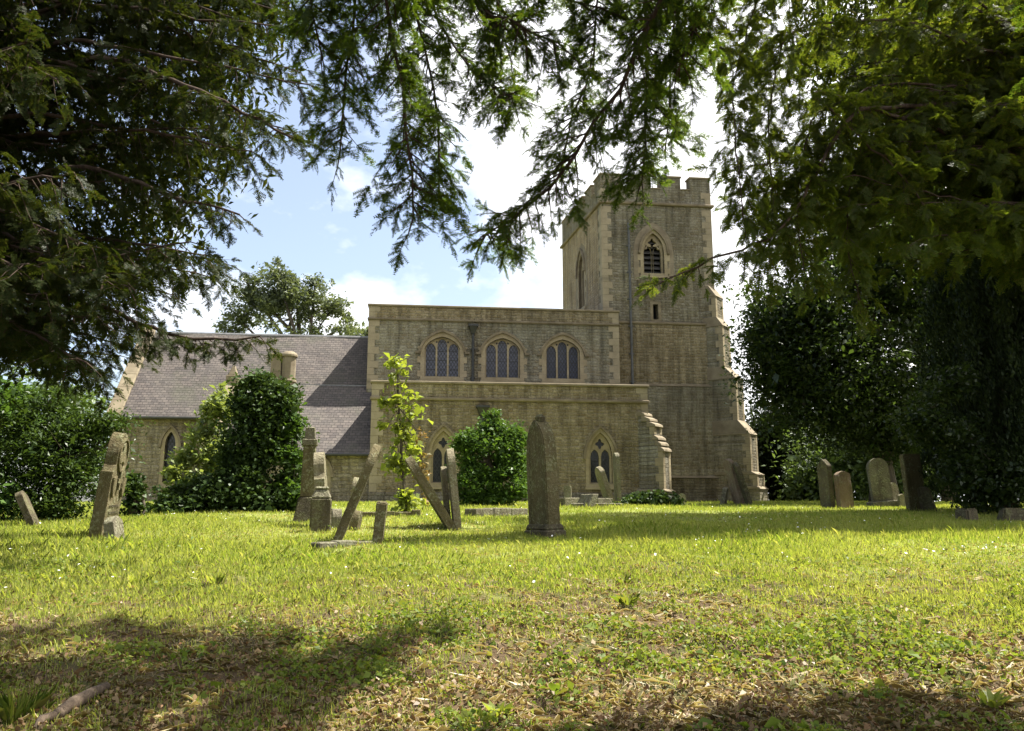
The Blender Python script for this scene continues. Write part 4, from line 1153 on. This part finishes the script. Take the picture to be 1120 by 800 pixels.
inner([(-200, -200), (290, -200), (300, 60), (270, 170), (235, 200), (200, 250), (150, 300), (110, 330), (70, 390), (-200, 430)], 1500, 9.5, 12.5, .14, 'yew_dark', yl, lb, 91)

# ---- yew on the right, beyond the lit lawn
rb = np.array([12.2, 15.0, float(gz(12.2, 15.0))])
yr = empty('spreading_yew', tuple(rb), 0, label='spreading yew with sunlit drooping sprays in the upper right', cat='tree', group='yew trees')
y3 = Yew(13, COARSE)
r3 = y3.r
y3.b.tube([rb - [0, 0, .3], rb + [.1, 0, 1.8], rb + [0, .1, 4.5], rb + [-.2, 0, 8.5], rb + [-.2, 0, 12.0]], [.65, .5, .42, .3, .1], 12)
poly3 = [(795, 10), (880, 50), (930, 80), (1180, 90), (1180, 260), (1130, 250), (1050, 235), (985, 290), (900, 300), (850, 265), (815, 210), (800, 120)]
cnt = 0
while cnt < 44:
    x, y = r3.uniform(790, 1300), r3.uniform(-150, 310)
    if not inside(poly3, x, y): continue
    Y = r3.uniform(12.2, 16.5)
    q = P(x, y, Y)
    st = np.array([rb[0], rb[1], max(2.6, q[2] + r3.uniform(-1.2, .5))])
    Ld = np.linalg.norm(q - st)
    mid = st + (q - st) * .5 + np.array([0, 0, .12 * Ld]) + r3.normal(0, .25, 3)
    y3.limb([st, mid, q], .03, .008, f0=.06, dens=7, tl=(.5, 1.1), droop=.6, sc=1.5, gap=.16, sides=5)
    cnt += 1
y3.limb([np.array([rb[0], rb[1], 7.5])] + pp([(880, 95, 12.3), (930, 140, 12.4), (985, 190, 12.6), (1020, 235, 12.8)]), .06, .012, f0=.08, dens=5, tl=(.5, 1.0), droop=.8, sc=1.5, gap=.16)
top3 = np.array([rb[0], rb[1], 9.5])
for l in ([(960, -60, 12.6), (830, -10, 12.3), (800, 90, 12.3), (806, 170, 12.3), (815, 250, 12.4)], [(990, 20, 12.8), (860, 30, 12.6), (838, 130, 12.6), (846, 230, 12.6), (840, 300, 12.7)],
          [(980, -60, 12.4), (800, -60, 12.0), (775, 10, 12.0), (790, 60, 12.0)], [(960, 90, 13.0), (885, 130, 12.8), (870, 230, 12.8), (880, 300, 12.8)], [(1000, 120, 13), (930, 180, 12.9), (925, 270, 12.9), (940, 330, 12.9)]):
    y3.limb([top3] + pp(l), .035, .008, f0=.06, dens=15, tl=(.5, .95), droop=.6, spread=1.1, sc=1.25, gap=.13)
y3.limb([top3] + pp([(930, 120, 12.6), (860, 250, 12.4), (815, 272, 12.3), (760, 292, 12.2), (718, 312, 12.2)]), .07, .012, f0=.55, dens=11, tl=(.35, .65), droop=.5, sc=1.1, gap=.13)
for _ in range(14):
    q = P(r3.uniform(960, 1200), r3.uniform(-20, 130), r3.uniform(12.6, 14.5)); st = np.array([rb[0], rb[1], q[2] + r3.uniform(-1.0, .2)])
    y3.limb([st, (st + q) / 2 + np.array([0, 0, .4]), q], .03, .008, f0=.05, dens=10, tl=(.5, 1.0), droop=.6, sc=1.4, gap=.15, sides=5)
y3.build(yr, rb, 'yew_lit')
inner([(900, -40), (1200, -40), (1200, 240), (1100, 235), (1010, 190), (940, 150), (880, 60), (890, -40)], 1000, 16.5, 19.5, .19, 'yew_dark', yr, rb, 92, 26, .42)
print('sprays', len(y1.o), len(y2.o), len(y3.o), [len(q[0]) // 3 for q in (FINE, MEDIUM, COARSE)])

# ---- trees behind the churchyard
def gp(px, Y): p = P(px, 553, Y); return np.array([p[0], Y, float(gz(p[0], Y))])
def lobe(px, py, Y, rx, ry, rz): p = P(px, py, Y); return (p[0], p[1], p[2], rx, ry, rz)
b0 = gp(968, 25.5)
leafy_tree('broadleaf_tree', 'large shadowy broadleaf tree standing right of the tower', 'tree', b0, b0 + [0, 0, 7.5],
    [lobe(866, 330, 24, 1.5, 1.6, 1.7), lobe(900, 290, 24.5, 2.2, 2.0, 2.0), lobe(860, 395, 24, 1.2, 1.5, 1.4), lobe(890, 400, 24, 2.0, 2.0, 1.8), lobe(960, 360, 25, 2.4, 2.2, 2.4), lobe(1010, 300, 26, 2.6, 2.2, 2.6), lobe(880, 445, 23.5, 1.3, 1.3, .9), lobe(930, 440, 24, 1.9, 1.8, 1.2), lobe(1000, 430, 25, 2, 2, 1.6), lobe(960, 250, 25.5, 2.4, 2, 1.8), lobe(1060, 380, 26, 2.4, 2.2, 2.6), lobe(1080, 260, 27, 3, 2, 2.4), lobe(862, 360, 24, 1.1, 1.2, 1.3), lobe(985, 470, 25, 1.8, 1.5, .8), lobe(925, 475, 24.5, 1.2, 1.0, .6), lobe(880, 355, 23.6, 1.2, 1, 1.1), lobe(940, 320, 24, 1.4, 1, 1.2)],
    1700, 85, .40, .125, 'beech', .36, 21, 'trees beyond the graves', shell=.45)
b0 = gp(1098, 17.8)
# upright dark evergreen: hanging plumes
def plume_tree(name, label, base, h, rad, n, seed, mat, group):
    r_ = np.random.default_rng(seed)
    t = empty(name, tuple(base), 0, label=label, cat='tree', group=group)
    b = MB(); b.tube([(0, 0, -.3), (.05, 0, h * .5), (0, 0, h)], [.28, .18, .03], 9); b.build('trunk', M['bark'], t, smooth=True)
    Vs, Ds, Ss = [], [], []
    for i in range(n):
        z = h * (1 - r_.random() ** .8 * .98)
        rr = rad * (1 - (z / h) ** 2.4) ** .5 * r_.uniform(.6, 1.08) + .05
        a = r_.uniform(0, 2 * math.pi)
        p = np.array([rr * math.cos(a), rr * math.sin(a), z])
        L = r_.uniform(.5, 1.1)
        m = 60
        f = r_.random(m)
        o = np.array([math.cos(a), math.sin(a), 0])
        pos = p + np.outer(f * L, np.array([0, 0, 1])) + np.outer((1 - f) * .12, o) + r_.normal(0, .085, (m, 3)) * (1 - f * .7)[:, None]
        Vs.append(pos); Ds.append(unit(r_.normal(0, .35, (m, 3)) + np.array([0, 0, 1.]) + o * .3)); Ss.append(r_.uniform(.06, .125, m))
    pos = np.concatenate(Vs)
    V, Fc = leaf_quads(pos, np.concatenate(Ss), r_, .1, .42, dirs=np.concatenate(Ds))
    np_mesh('crown', V, Fc, M[mat], t)
plume_tree('upright_evergreen', 'tall dark columnar evergreen at the right edge behind the stones', b0, 6.3, 1.35, 900, 22, 'conifer', 'trees beyond the graves')
plume_tree('upright_evergreen', 'darker columnar evergreen just cut by the right edge of view', gp(1150, 16.5), 6.0, 1.5, 900, 23, 'conifer', 'trees beyond the graves')
b0 = gp(1066, 16.2)
leafy_tree('leafy_shrub', 'mid green spreading shrub in front of the columnar evergreen', 'shrub', b0, b0 + [0, 0, 1.8],
    [lobe(1012, 430, 16, .36, .4, .36), lobe(1040, 418, 16, .32, .4, .36), lobe(1005, 462, 15.8, .40, .4, .16), lobe(1030, 470, 15.8, .5, .5, .35), lobe(1054, 520, 15.8, .30, .5, .36), lobe(1062, 495, 16, .5, .5, .5), lobe(1078, 540, 15.8, .45, .5, .32), lobe(1066, 552, 15.9, .26, .3, .14), lobe(1112, 530, 15.6, .5, .5, .5)],
    300, 44, .16, .085, 'beech', .06, 24, 'shrubs in the churchyard', shell=.3)
# backdrop of further trees
far = [
  ('spiky dark tree far behind the tower buttress', 850, 40, [(845, 490, 2.6, 2.5), (870, 520, 2.8, 1.6), (835, 530, 2.0, 1.2), (880, 480, 2.4, 2.4), (905, 520, 2.6, 1.6)], 'conifer', 31),
  ('sunlit leafy tree far behind the round-topped headstone', 945, 36, [(930, 500, 2.2, 1.6), (960, 480, 2.4, 2.0), (985, 515, 2.4, 1.5), (915, 530, 2.0, 1.0)], 'fartree', 32),
  ('broad mid-green tree far behind the mossy slab', 1040, 42, [(1020, 480, 3.4, 3.0), (1060, 470, 3.4, 3.4), (1100, 500, 3.4, 2.6), (1000, 525, 3.0, 1.4)], 'fartree', 33),
  ('dark tree low behind the right edge evergreens', 1130, 38, [(1110, 430, 3.2, 3.4), (1150, 470, 3.4, 3.4), (1080, 400, 3.0, 3.0), (1180, 380, 4, 4)], 'beech', 34),
  ('tall dark tree beyond the upper right yew', 1040, 34, [(1000, 210, 3.4, 3), (1060, 150, 4, 3.4), (1110, 230, 3.6, 3.2), (950, 160, 3, 2.6), (1000, 90, 3.6, 3), (1090, 60, 4, 3)], 'beech', 35),
]
for lab, px, Y, lo, mt, sd in far:
    b0 = gp(px, Y)
    lob = [lobe(a, c, Y + (k % 3) - 1, rx, rx * .8, rz) for k, (a, c, rx, rz) in enumerate(lo)]
    leafy_tree('background_tree', lab, 'tree', b0, b0 + [0, 0, 4.5], lob, 480, 70, .5, .2, mt, .28, sd, 'trees beyond the graves', shell=.3)
# tree rising behind the chancel roof
b0 = gp(318, 46)
leafy_tree('oak_tree', 'round pale green tree rising behind the chancel roof', 'tree', b0, b0 + [0, 0, 11.5],
    [lobe(305, 305, 46, 1.8, 1.8, 1.1), lobe(290, 330, 46, 1.8, 1.8, 1.3), lobe(335, 325, 46, 1.8, 1.8, 1.2), lobe(362, 340, 46, 1.3, 1.5, 1.2), lobe(262, 350, 46, 1.3, 1.3, .7), lobe(318, 350, 45.5, 2.6, 2, 1.6), lobe(372, 358, 46, 1.2, 1.3, .9), lobe(345, 310, 46, .7, .8, .6), lobe(250, 362, 46, 1.0, 1, .5), lobe(275, 318, 46, .9, 1, .7)],
    260, 60, .28, .19, 'oak', .35, 41, 'trees behind the church', shell=.15, nsub=90)
b0 = gp(398, 52)
leafy_tree('oak_tree', 'tip of a small tree showing beside the nave parapet corner', 'tree', b0, b0 + [0, 0, 10],
    [lobe(393, 366, 52, 1.2, 1.2, .6), lobe(402, 372, 52, 1.2, 1.2, .8)], 60, 40, .28, .22, 'oak', .25, 42, 'trees behind the church')
b0 = gp(70, 40)
leafy_tree('background_tree', 'dark rounded tree far behind the left bushes and chancel corner', 'tree', b0, b0 + [0, 0, 4],
    [lobe(90, 450, 40, 1.6, 1.6, 1.2), lobe(60, 470, 40, 2.4, 2, 2), lobe(20, 450, 40, 3, 2, 2.5), lobe(100, 490, 40, 1.6, 1.6, 1.6)], 200, 40, .4, .22, 'fartree', .25, 43, 'trees behind the church')

# ---- bushes at the left
b0 = gp(60, 14.2)
leafy_tree('glossy_bush', 'big glossy evergreen bush behind the tall ornate headstone', 'bush', b0, b0 + [0, 0, 1.6],
    [lobe(75, 500, 14.2, .62, .7, .6), lobe(35, 480, 14.4, .7, .7, .6), lobe(95, 470, 14.4, .42, .5, .32), lobe(20, 530, 14, .6, .6, .6), lobe(85, 545, 14, .5, .5, .5), lobe(50, 555, 13.8, .55, .5, .4), lobe(55, 445, 14.6, .5, .5, .4), lobe(118, 462, 14.4, .3, .3, .14), lobe(138, 463, 14.3, .2, .2, .08), lobe(100, 520, 14, .4, .4, .5)],
    620, 40, .16, .072, 'laurel', .09, 51, 'shrubs in the churchyard', shell=.4, shape=.42)
b0 = gp(-45, 14.0)
leafy_tree('glossy_bush', 'lighter leafy bush cut by the left edge of view', 'bush', b0, b0 + [0, 0, 1.8],
    [lobe(-10, 460, 14.5, .7, .6, .5), lobe(-50, 500, 14, .9, .7, .8), lobe(10, 440, 15, .5, .5, .35), lobe(-10, 555, 13.6, .5, .5, .4)],
    240, 30, .15, .11, 'bush', .08, 52, 'shrubs in the churchyard', shell=.4)
# ---- ivy-clad stump, mound and light elder
b0 = gp(280, 18.0)
leafy_tree('ivy_tree', 'ivy-smothered tree stump rising dark before the chancel', 'tree', b0, b0 + [0, 0, 2.4],
    [lobe(288, 452, 18, .62, .6, .70), lobe(272, 492, 17.8, .52, .6, .7), lobe(305, 500, 17.8, .50, .6, .8), lobe(285, 540, 17.6, .8, .7, .6), lobe(318, 478, 18, .26, .4, .4), lobe(282, 424, 18, .34, .4, .26), lobe(268, 437, 18, .2, .3, .22), lobe(308, 436, 18, .26, .3, .22), lobe(310, 545, 17.5, .4, .5, .45), lobe(243, 548, 17.4, .55, .6, .42), lobe(205, 562, 17.0, .6, .6, .28), lobe(178, 569, 16.8, .5, .5, .18), lobe(228, 538, 17.4, .35, .5, .3), lobe(190, 545, 17.0, .2, .3, .2)],
    1200, 34, .15, .08, 'ivy', .10, 53, 'shrubs in the churchyard', shell=.7, shape=.85, barkm='bark')
b0 = gp(225, 19.4)
leafy_tree('elder_shrub', 'light yellow-green elder sprouting left of the dark ivy stump', 'shrub', b0, b0 + [0, 0, 1.9],
    [lobe(238, 450, 19.6, .38, .35, .40), lobe(224, 476, 19.5, .42, .35, .36), lobe(243, 430, 19.7, .26, .3, .28), lobe(206, 502, 19.3, .36, .3, .3), lobe(234, 500, 19.3, .42, .3, .44), lobe(193, 520, 19.0, .26, .25, .22), lobe(218, 528, 19.0, .4, .3, .28)],
    230, 24, .11, .115, 'elder', .04, 54, 'shrubs in the churchyard', shell=.3, shape=.5)
b0 = gp(320, 17.6)
leafy_tree('elder_shrub', 'yellowish leafy shrub edging the right side of the ivy stump', 'shrub', b0, b0 + [0, 0, 1.4],
    [lobe(322, 460, 17.7, .2, .3, .45), lobe(318, 500, 17.5, .25, .3, .4), lobe(322, 545, 17.3, .2, .25, .4), lobe(305, 440, 17.8, .3, .3, .2)], 90, 22, .10, .11, 'bush', .03, 57, 'shrubs in the churchyard', shell=.3)
b0 = gp(148, 15.8)
leafy_tree('ivy_post', 'narrow ivy-covered gravestone standing left of the ivy mound', 'ivy stone', b0, b0 + [0, 0, .8],
    [lobe(148, 530, 15.8, .17, .16, .22), lobe(148, 555, 15.8, .19, .18, .35), lobe(150, 572, 15.7, .22, .2, .15)], 130, 22, .05, .075, 'ivy', .1, 55, 'shrubs in the churchyard', shell=.7, shape=.85)
# ---- sapling and round bush before the aisle
b0 = np.array(G(444, 562))
lo = [lobe(444 + dx, y, b0[1], r_, r_, .28) for dx, y, r_ in [(-12, 395, .12), (-10, 412, .22), (-4, 430, .28), (-14, 445, .3), (6, 452, .3), (-22, 470, .25), (0, 475, .36), (8, 490, .3), (-6, 500, .34), (-2, 520, .3), (2, 540, .3), (4, 553, .3)]]
leafy_tree('sapling', 'slender yellow-green sycamore sapling before the aisle wall', 'sapling', b0, P(433, 390, b0[1]), lo, 66, 14, .10, .125, 'bright', .03, 61, 'shrubs in the churchyard', shell=.3, shape=.85, nsub=60)
b0 = np.array(G(462, 560))
lo = [lobe(462, y, b0[1], .12, .12, .2) for y in (480, 500, 520, 540)]
leafy_tree('russet_plant', 'thin reddish-brown leafed plant just right of the sapling', 'plant', b0, P(461, 475, b0[1]), lo, 34, 9, .07, .09, 'russet', .012, 62, 'shrubs in the churchyard', shell=.3, nsub=20)
b0 = gp(536, 21.5)
leafy_tree('round_bush', 'dense rounded green bush against the aisle wall', 'bush', b0, b0 + [0, 0, 1.7],
    [lobe(536, 500, 21.5, .82, .8, .75), lobe(520, 530, 21.3, .6, .7, .6), lobe(555, 525, 21.3, .6, .7, .6), lobe(540, 476, 21.5, .5, .5, .38), lobe(516, 480, 21.5, .36, .4, .3), lobe(562, 482, 21.5, .34, .4, .3), lobe(538, 456, 21.5, .13, .15, .2), lobe(512, 490, 21.5, .36, .5, .5), lobe(562, 490, 21.5, .34, .5, .5), lobe(535, 550, 21.2, .6, .6, .3)],
    640, 34, .13, .09, 'bush', .1, 63, 'shrubs in the churchyard', shell=.62)
b0 = np.array(G(712, 553))
leafy_tree('creeping_ivy', 'low heap of ivy at the foot of the aisle buttress', 'ivy', b0, b0 + [0, 0, .2],
    [lobe(705, 550, b0[1] - .3, .5, .4, .22), lobe(725, 549, b0[1] - .2, .5, .4, .22), lobe(690, 552, b0[1] - .4, .4, .4, .12)], 130, 20, .09, .10, 'ivy', .03, 64, 'shrubs in the churchyard', shell=.6, shape=.8)

# ------------------------------------------------------------------ ground cover
def scatter(n, y0, y1, pw, r_, margin=.9):
    """points on the lawn, thinning with distance from the path"""
    u = r_.random(n)
    a, c = y0 ** (1 - pw), y1 ** (1 - pw)
    y = (a + (c - a) * u) ** (1 / (1 - pw))
    x = (r_.random(n) * 2 - 1) * (y * .70 + margin)
    return x, y
def blades(name, n, y0, y1, pw, hgt, wid, mat, seed, keep=None, lay=.35, flat=False):
    r_ = np.random.default_rng(seed)
    x, y = scatter(n, y0, y1, pw, r_)
    if keep is not None:
        k = keep(x, y, r_); x, y = x[k], y[k]
    n = len(x)
    z = gz(x, y)
    h = hgt(x, y, r_); w = wid(x, y, r_)
    a = r_.uniform(0, 2 * math.pi, n)
    D = np.stack([np.cos(a), np.sin(a), np.zeros(n)], 1)
    S = np.stack([-np.sin(a), np.cos(a), np.zeros(n)], 1)
    ln = np.abs(r_.normal(lay, .3, n))[:, None]
    p = np.stack([x, y, z - .004], 1)
    up = np.array([0, 0, 1.])
    if flat:
        mid = p + D * h[:, None] * .5 + up * r_.uniform(.004, .03, (n, 1)); tip = p + D * h[:, None] + up * r_.uniform(.0, .03, (n, 1))
    else:
        mid = p + up * (h * .6)[:, None] + D * ln * h[:, None] * .3
        tip = p + up * (h * np.clip(1.0 - .25 * ln[:, 0], .35, 1))[:, None] + D * ln * h[:, None] * .65
    W = w[:, None] * .5
    V = np.stack([p - S * W, p + S * W, mid + S * W * .8, tip, mid - S * W * .8], 1).reshape(-1, 3)
    i = np.arange(n)[:, None] * 5
    Fc = i + np.array([[0, 1, 2, 3, 4]])
    return np_mesh(name, V, Fc, M[mat])
patch = lambda x, y: vnoise(x, y, 1.1, 1) + .6 * vnoise(x, y, 3.3, 2)
lushness = lambda x, y: np.clip((y - 5.0) / 3.2, 0, 1)
o = blades('grass', 800000, 2.6, 31, 1.4, lambda x, y, r_: (.034 + .022 * lushness(x, y)) * np.exp(r_.normal(0, .30, len(x))) * (1 + .25 * np.clip(patch(x, y), -1, 2)),
    lambda x, y, r_: .0026 + .00034 * y * r_.uniform(.6, 1.3, len(x)), 'grass', 71,
    lambda x, y, r_: r_.random(len(x)) < np.clip(.13 + .85 * np.clip((y - 4.6) / 2.8, 0, 1) + .30 * patch(x, y) * np.clip((y - 3.4) / 2, .4, 1), .04, 1))
tag(o, 'sunlit yellow-green grass covering the churchyard', 'grass', kind='stuff')
o = blades('dry_straw', 60000, 2.6, 17, 1.6, lambda x, y, r_: r_.uniform(.04, .13, len(x)), lambda x, y, r_: .0022 + .00045 * y, 'straw', 72,
    lambda x, y, r_: r_.random(len(x)) < np.clip(.5 - .3 * patch(x, y), .1, 1), flat=True)
tag(o, 'dry straw and dead grass stems lying on the ground', 'straw', kind='stuff')
# low weeds: little round leaves in patches
r_ = np.random.default_rng(73)
x, y = scatter(210000, 2.6, 11.0, 1.45, r_)
cl = vnoise(x, y, 1.9, 5) + .7 * vnoise(x, y, 5.5, 6) + .5 * vnoise(x, y, 13, 7)
k = r_.random(len(x)) < np.clip(.05 + .6 * (cl + .15), .03, .9) * np.clip((11.2 - y) / 4, 0, 1)
x, y, cl = x[k], y[k], cl[k]
pos = np.stack([x, y, gz(x, y) + r_.random(len(x)) * np.clip(.02 + .045 * cl, .015, .14)], 1)
V, Fc = leaf_quads(pos, np.exp(r_.normal(-3.75, .38, len(x))), r_, .38, .62, .2)
o = np_mesh('low_weeds', V, Fc, M['clover']); tag(o, 'patches of clover and small-leaved weeds in the foreground', 'weeds', kind='stuff')
# fallen leaves
x, y = scatter(88000, 2.6, 13, 1.6, r_)
k = r_.random(len(x)) < np.clip(.62 - .18 * vnoise(x, y, 1.3, 8) - .25 * vnoise(x, y, 6, 18) - .11 * (y - 3.4), .03, 1)
x, y = x[k], y[k]
pos = np.stack([x, y, gz(x, y) + r_.uniform(.006, .035, len(x))], 1)
V, Fc = leaf_quads(pos, np.clip(np.exp(r_.normal(-3.9, .45, len(x))), .008, .046), r_, .33, .6, .35)
o = np_mesh('fallen_leaves', V, Fc, M['litter']); tag(o, 'brown and tan fallen leaves scattered over the bank', 'fallen leaves', kind='stuff')
# daisies and clover heads
x, y = scatter(2200, 6.2, 24, 1.3, r_)
k = r_.random(len(x)) < np.clip(vnoise(x, y, 1.2, 15) * .5 + .5 * vnoise(x, y, 3.5, 16), 0, 1)
x, y = x[k], y[k]; n = len(x)
pos = np.stack([x, y, gz(x, y) + r_.uniform(.03, .085, n)], 1)
a = np.arange(6) * math.pi / 3
rad = r_.uniform(.006, .015, n)
nrm = unit(r_.normal(0, .35, (n, 3)) + np.array([0, -.3, 1.])); sx = unit(np.cross(nrm, np.array([0, 1., 0.1]))); sy = np.cross(nrm, sx)
V = (pos[:, None] + rad[:, None, None] * (np.cos(a)[None, :, None] * sx[:, None] + np.sin(a)[None, :, None] * sy[:, None])).reshape(-1, 3)
o = np_mesh('daisies', V, np.arange(6 * n).reshape(n, 6), M['daisy']); tag(o, 'tiny white daisies and clover heads dotted over the lawn', 'daisies', kind='stuff')
# grass tufts and weeds one can pick out
def tuft(name, label, px, py, n, h, w, mat, seed, lay=.6):
    r_ = np.random.default_rng(seed)
    x, y, z = G(px, py)
    p0 = r_.normal(0, h * .22, (n, 2))
    a = np.arctan2(p0[:, 1], p0[:, 0]) + r_.normal(0, .5, n)
    D = np.stack([np.cos(a), np.sin(a), np.zeros(n)], 1); S = np.stack([-np.sin(a), np.cos(a), np.zeros(n)], 1)
    hh = h * r_.uniform(.55, 1.1, n)[:, None]; ln = r_.uniform(.2, 1.0, n)[:, None] * lay
    p = np.concatenate([p0, np.zeros((n, 1))], 1); up = np.array([0, 0, 1.])
    m1 = p + up * hh * .5 + D * hh * ln * .3; tip = p + up * hh * (1 - .4 * ln) + D * hh * ln * 1.1
    W = w / 2
    V = np.stack([p - S * W * .7, p + S * W * .7, m1 + S * W, tip, m1 - S * W], 1).reshape(-1, 3)
    o = np_mesh(name, V, np.arange(5 * n).reshape(n, 5), M[mat])
    o.location = (x, y, z)
    tag(o, label, 'weed', 'weeds in the foreground')
tuft('grass_tuft', 'coarse dark grass tuft in the lower left corner', 18, 792, 90, .15, .006, 'clover', 81)
tuft('weed_plant', 'spiky rosette weed on the sunlit bank right of centre', 688, 662, 30, .10, .013, 'clover', 82, 1.0)
tuft('weed_plant', 'spiky weed nearest the middle of the bank', 683, 640, 22, .10, .010, 'clover', 83, .8)
tuft('grass_tuft', 'tall grass tuft at the edge of the shade on the left', 236, 640, 60, .11, .006, 'grass', 84, .6)
tuft('grass_tuft', 'thick grass tuft left of the headstone shadow patch', 150, 640, 50, .10, .006, 'grass', 85, .6)
tuft('weed_plant', 'pale broad-leaved weed low at the bottom right', 1085, 775, 14, .09, .03, 'bright', 86, 1.1)
tuft('weed_plant', 'pale broad-leaved weed at the bottom left of centre', 545, 785, 14, .08, .028, 'bright', 87, 1.1)
# rotten branch in the lower left
def log():
    p = [np.array(G(*q)) for q in ((62, 790), (80, 778), (98, 768), (116, 759))]
    base = p[0]
    t = empty('fallen_branch', tuple(base), 0, label='short rotten broken branch lying in the lower left corner', cat='branch')
    q = [a - base + np.array([0, 0, .03]) for a in p]
    b = MB(); b.tube(q, [.024, .030, .027, .020], 9); b.build('bough', M['wood'], t, smooth=True)
    b = MB(); b.tube([q[0] + [.0, -.02, .0], q[0] + [-.02, -.08, .0], q[0] + [.0, -.16, -.02]], [.018, .018, .01], 7); b.build('side_stub', M['wood'], t, smooth=True)
log()
for o in bpy.data.objects:
    if '_h' in o: del o['_h']
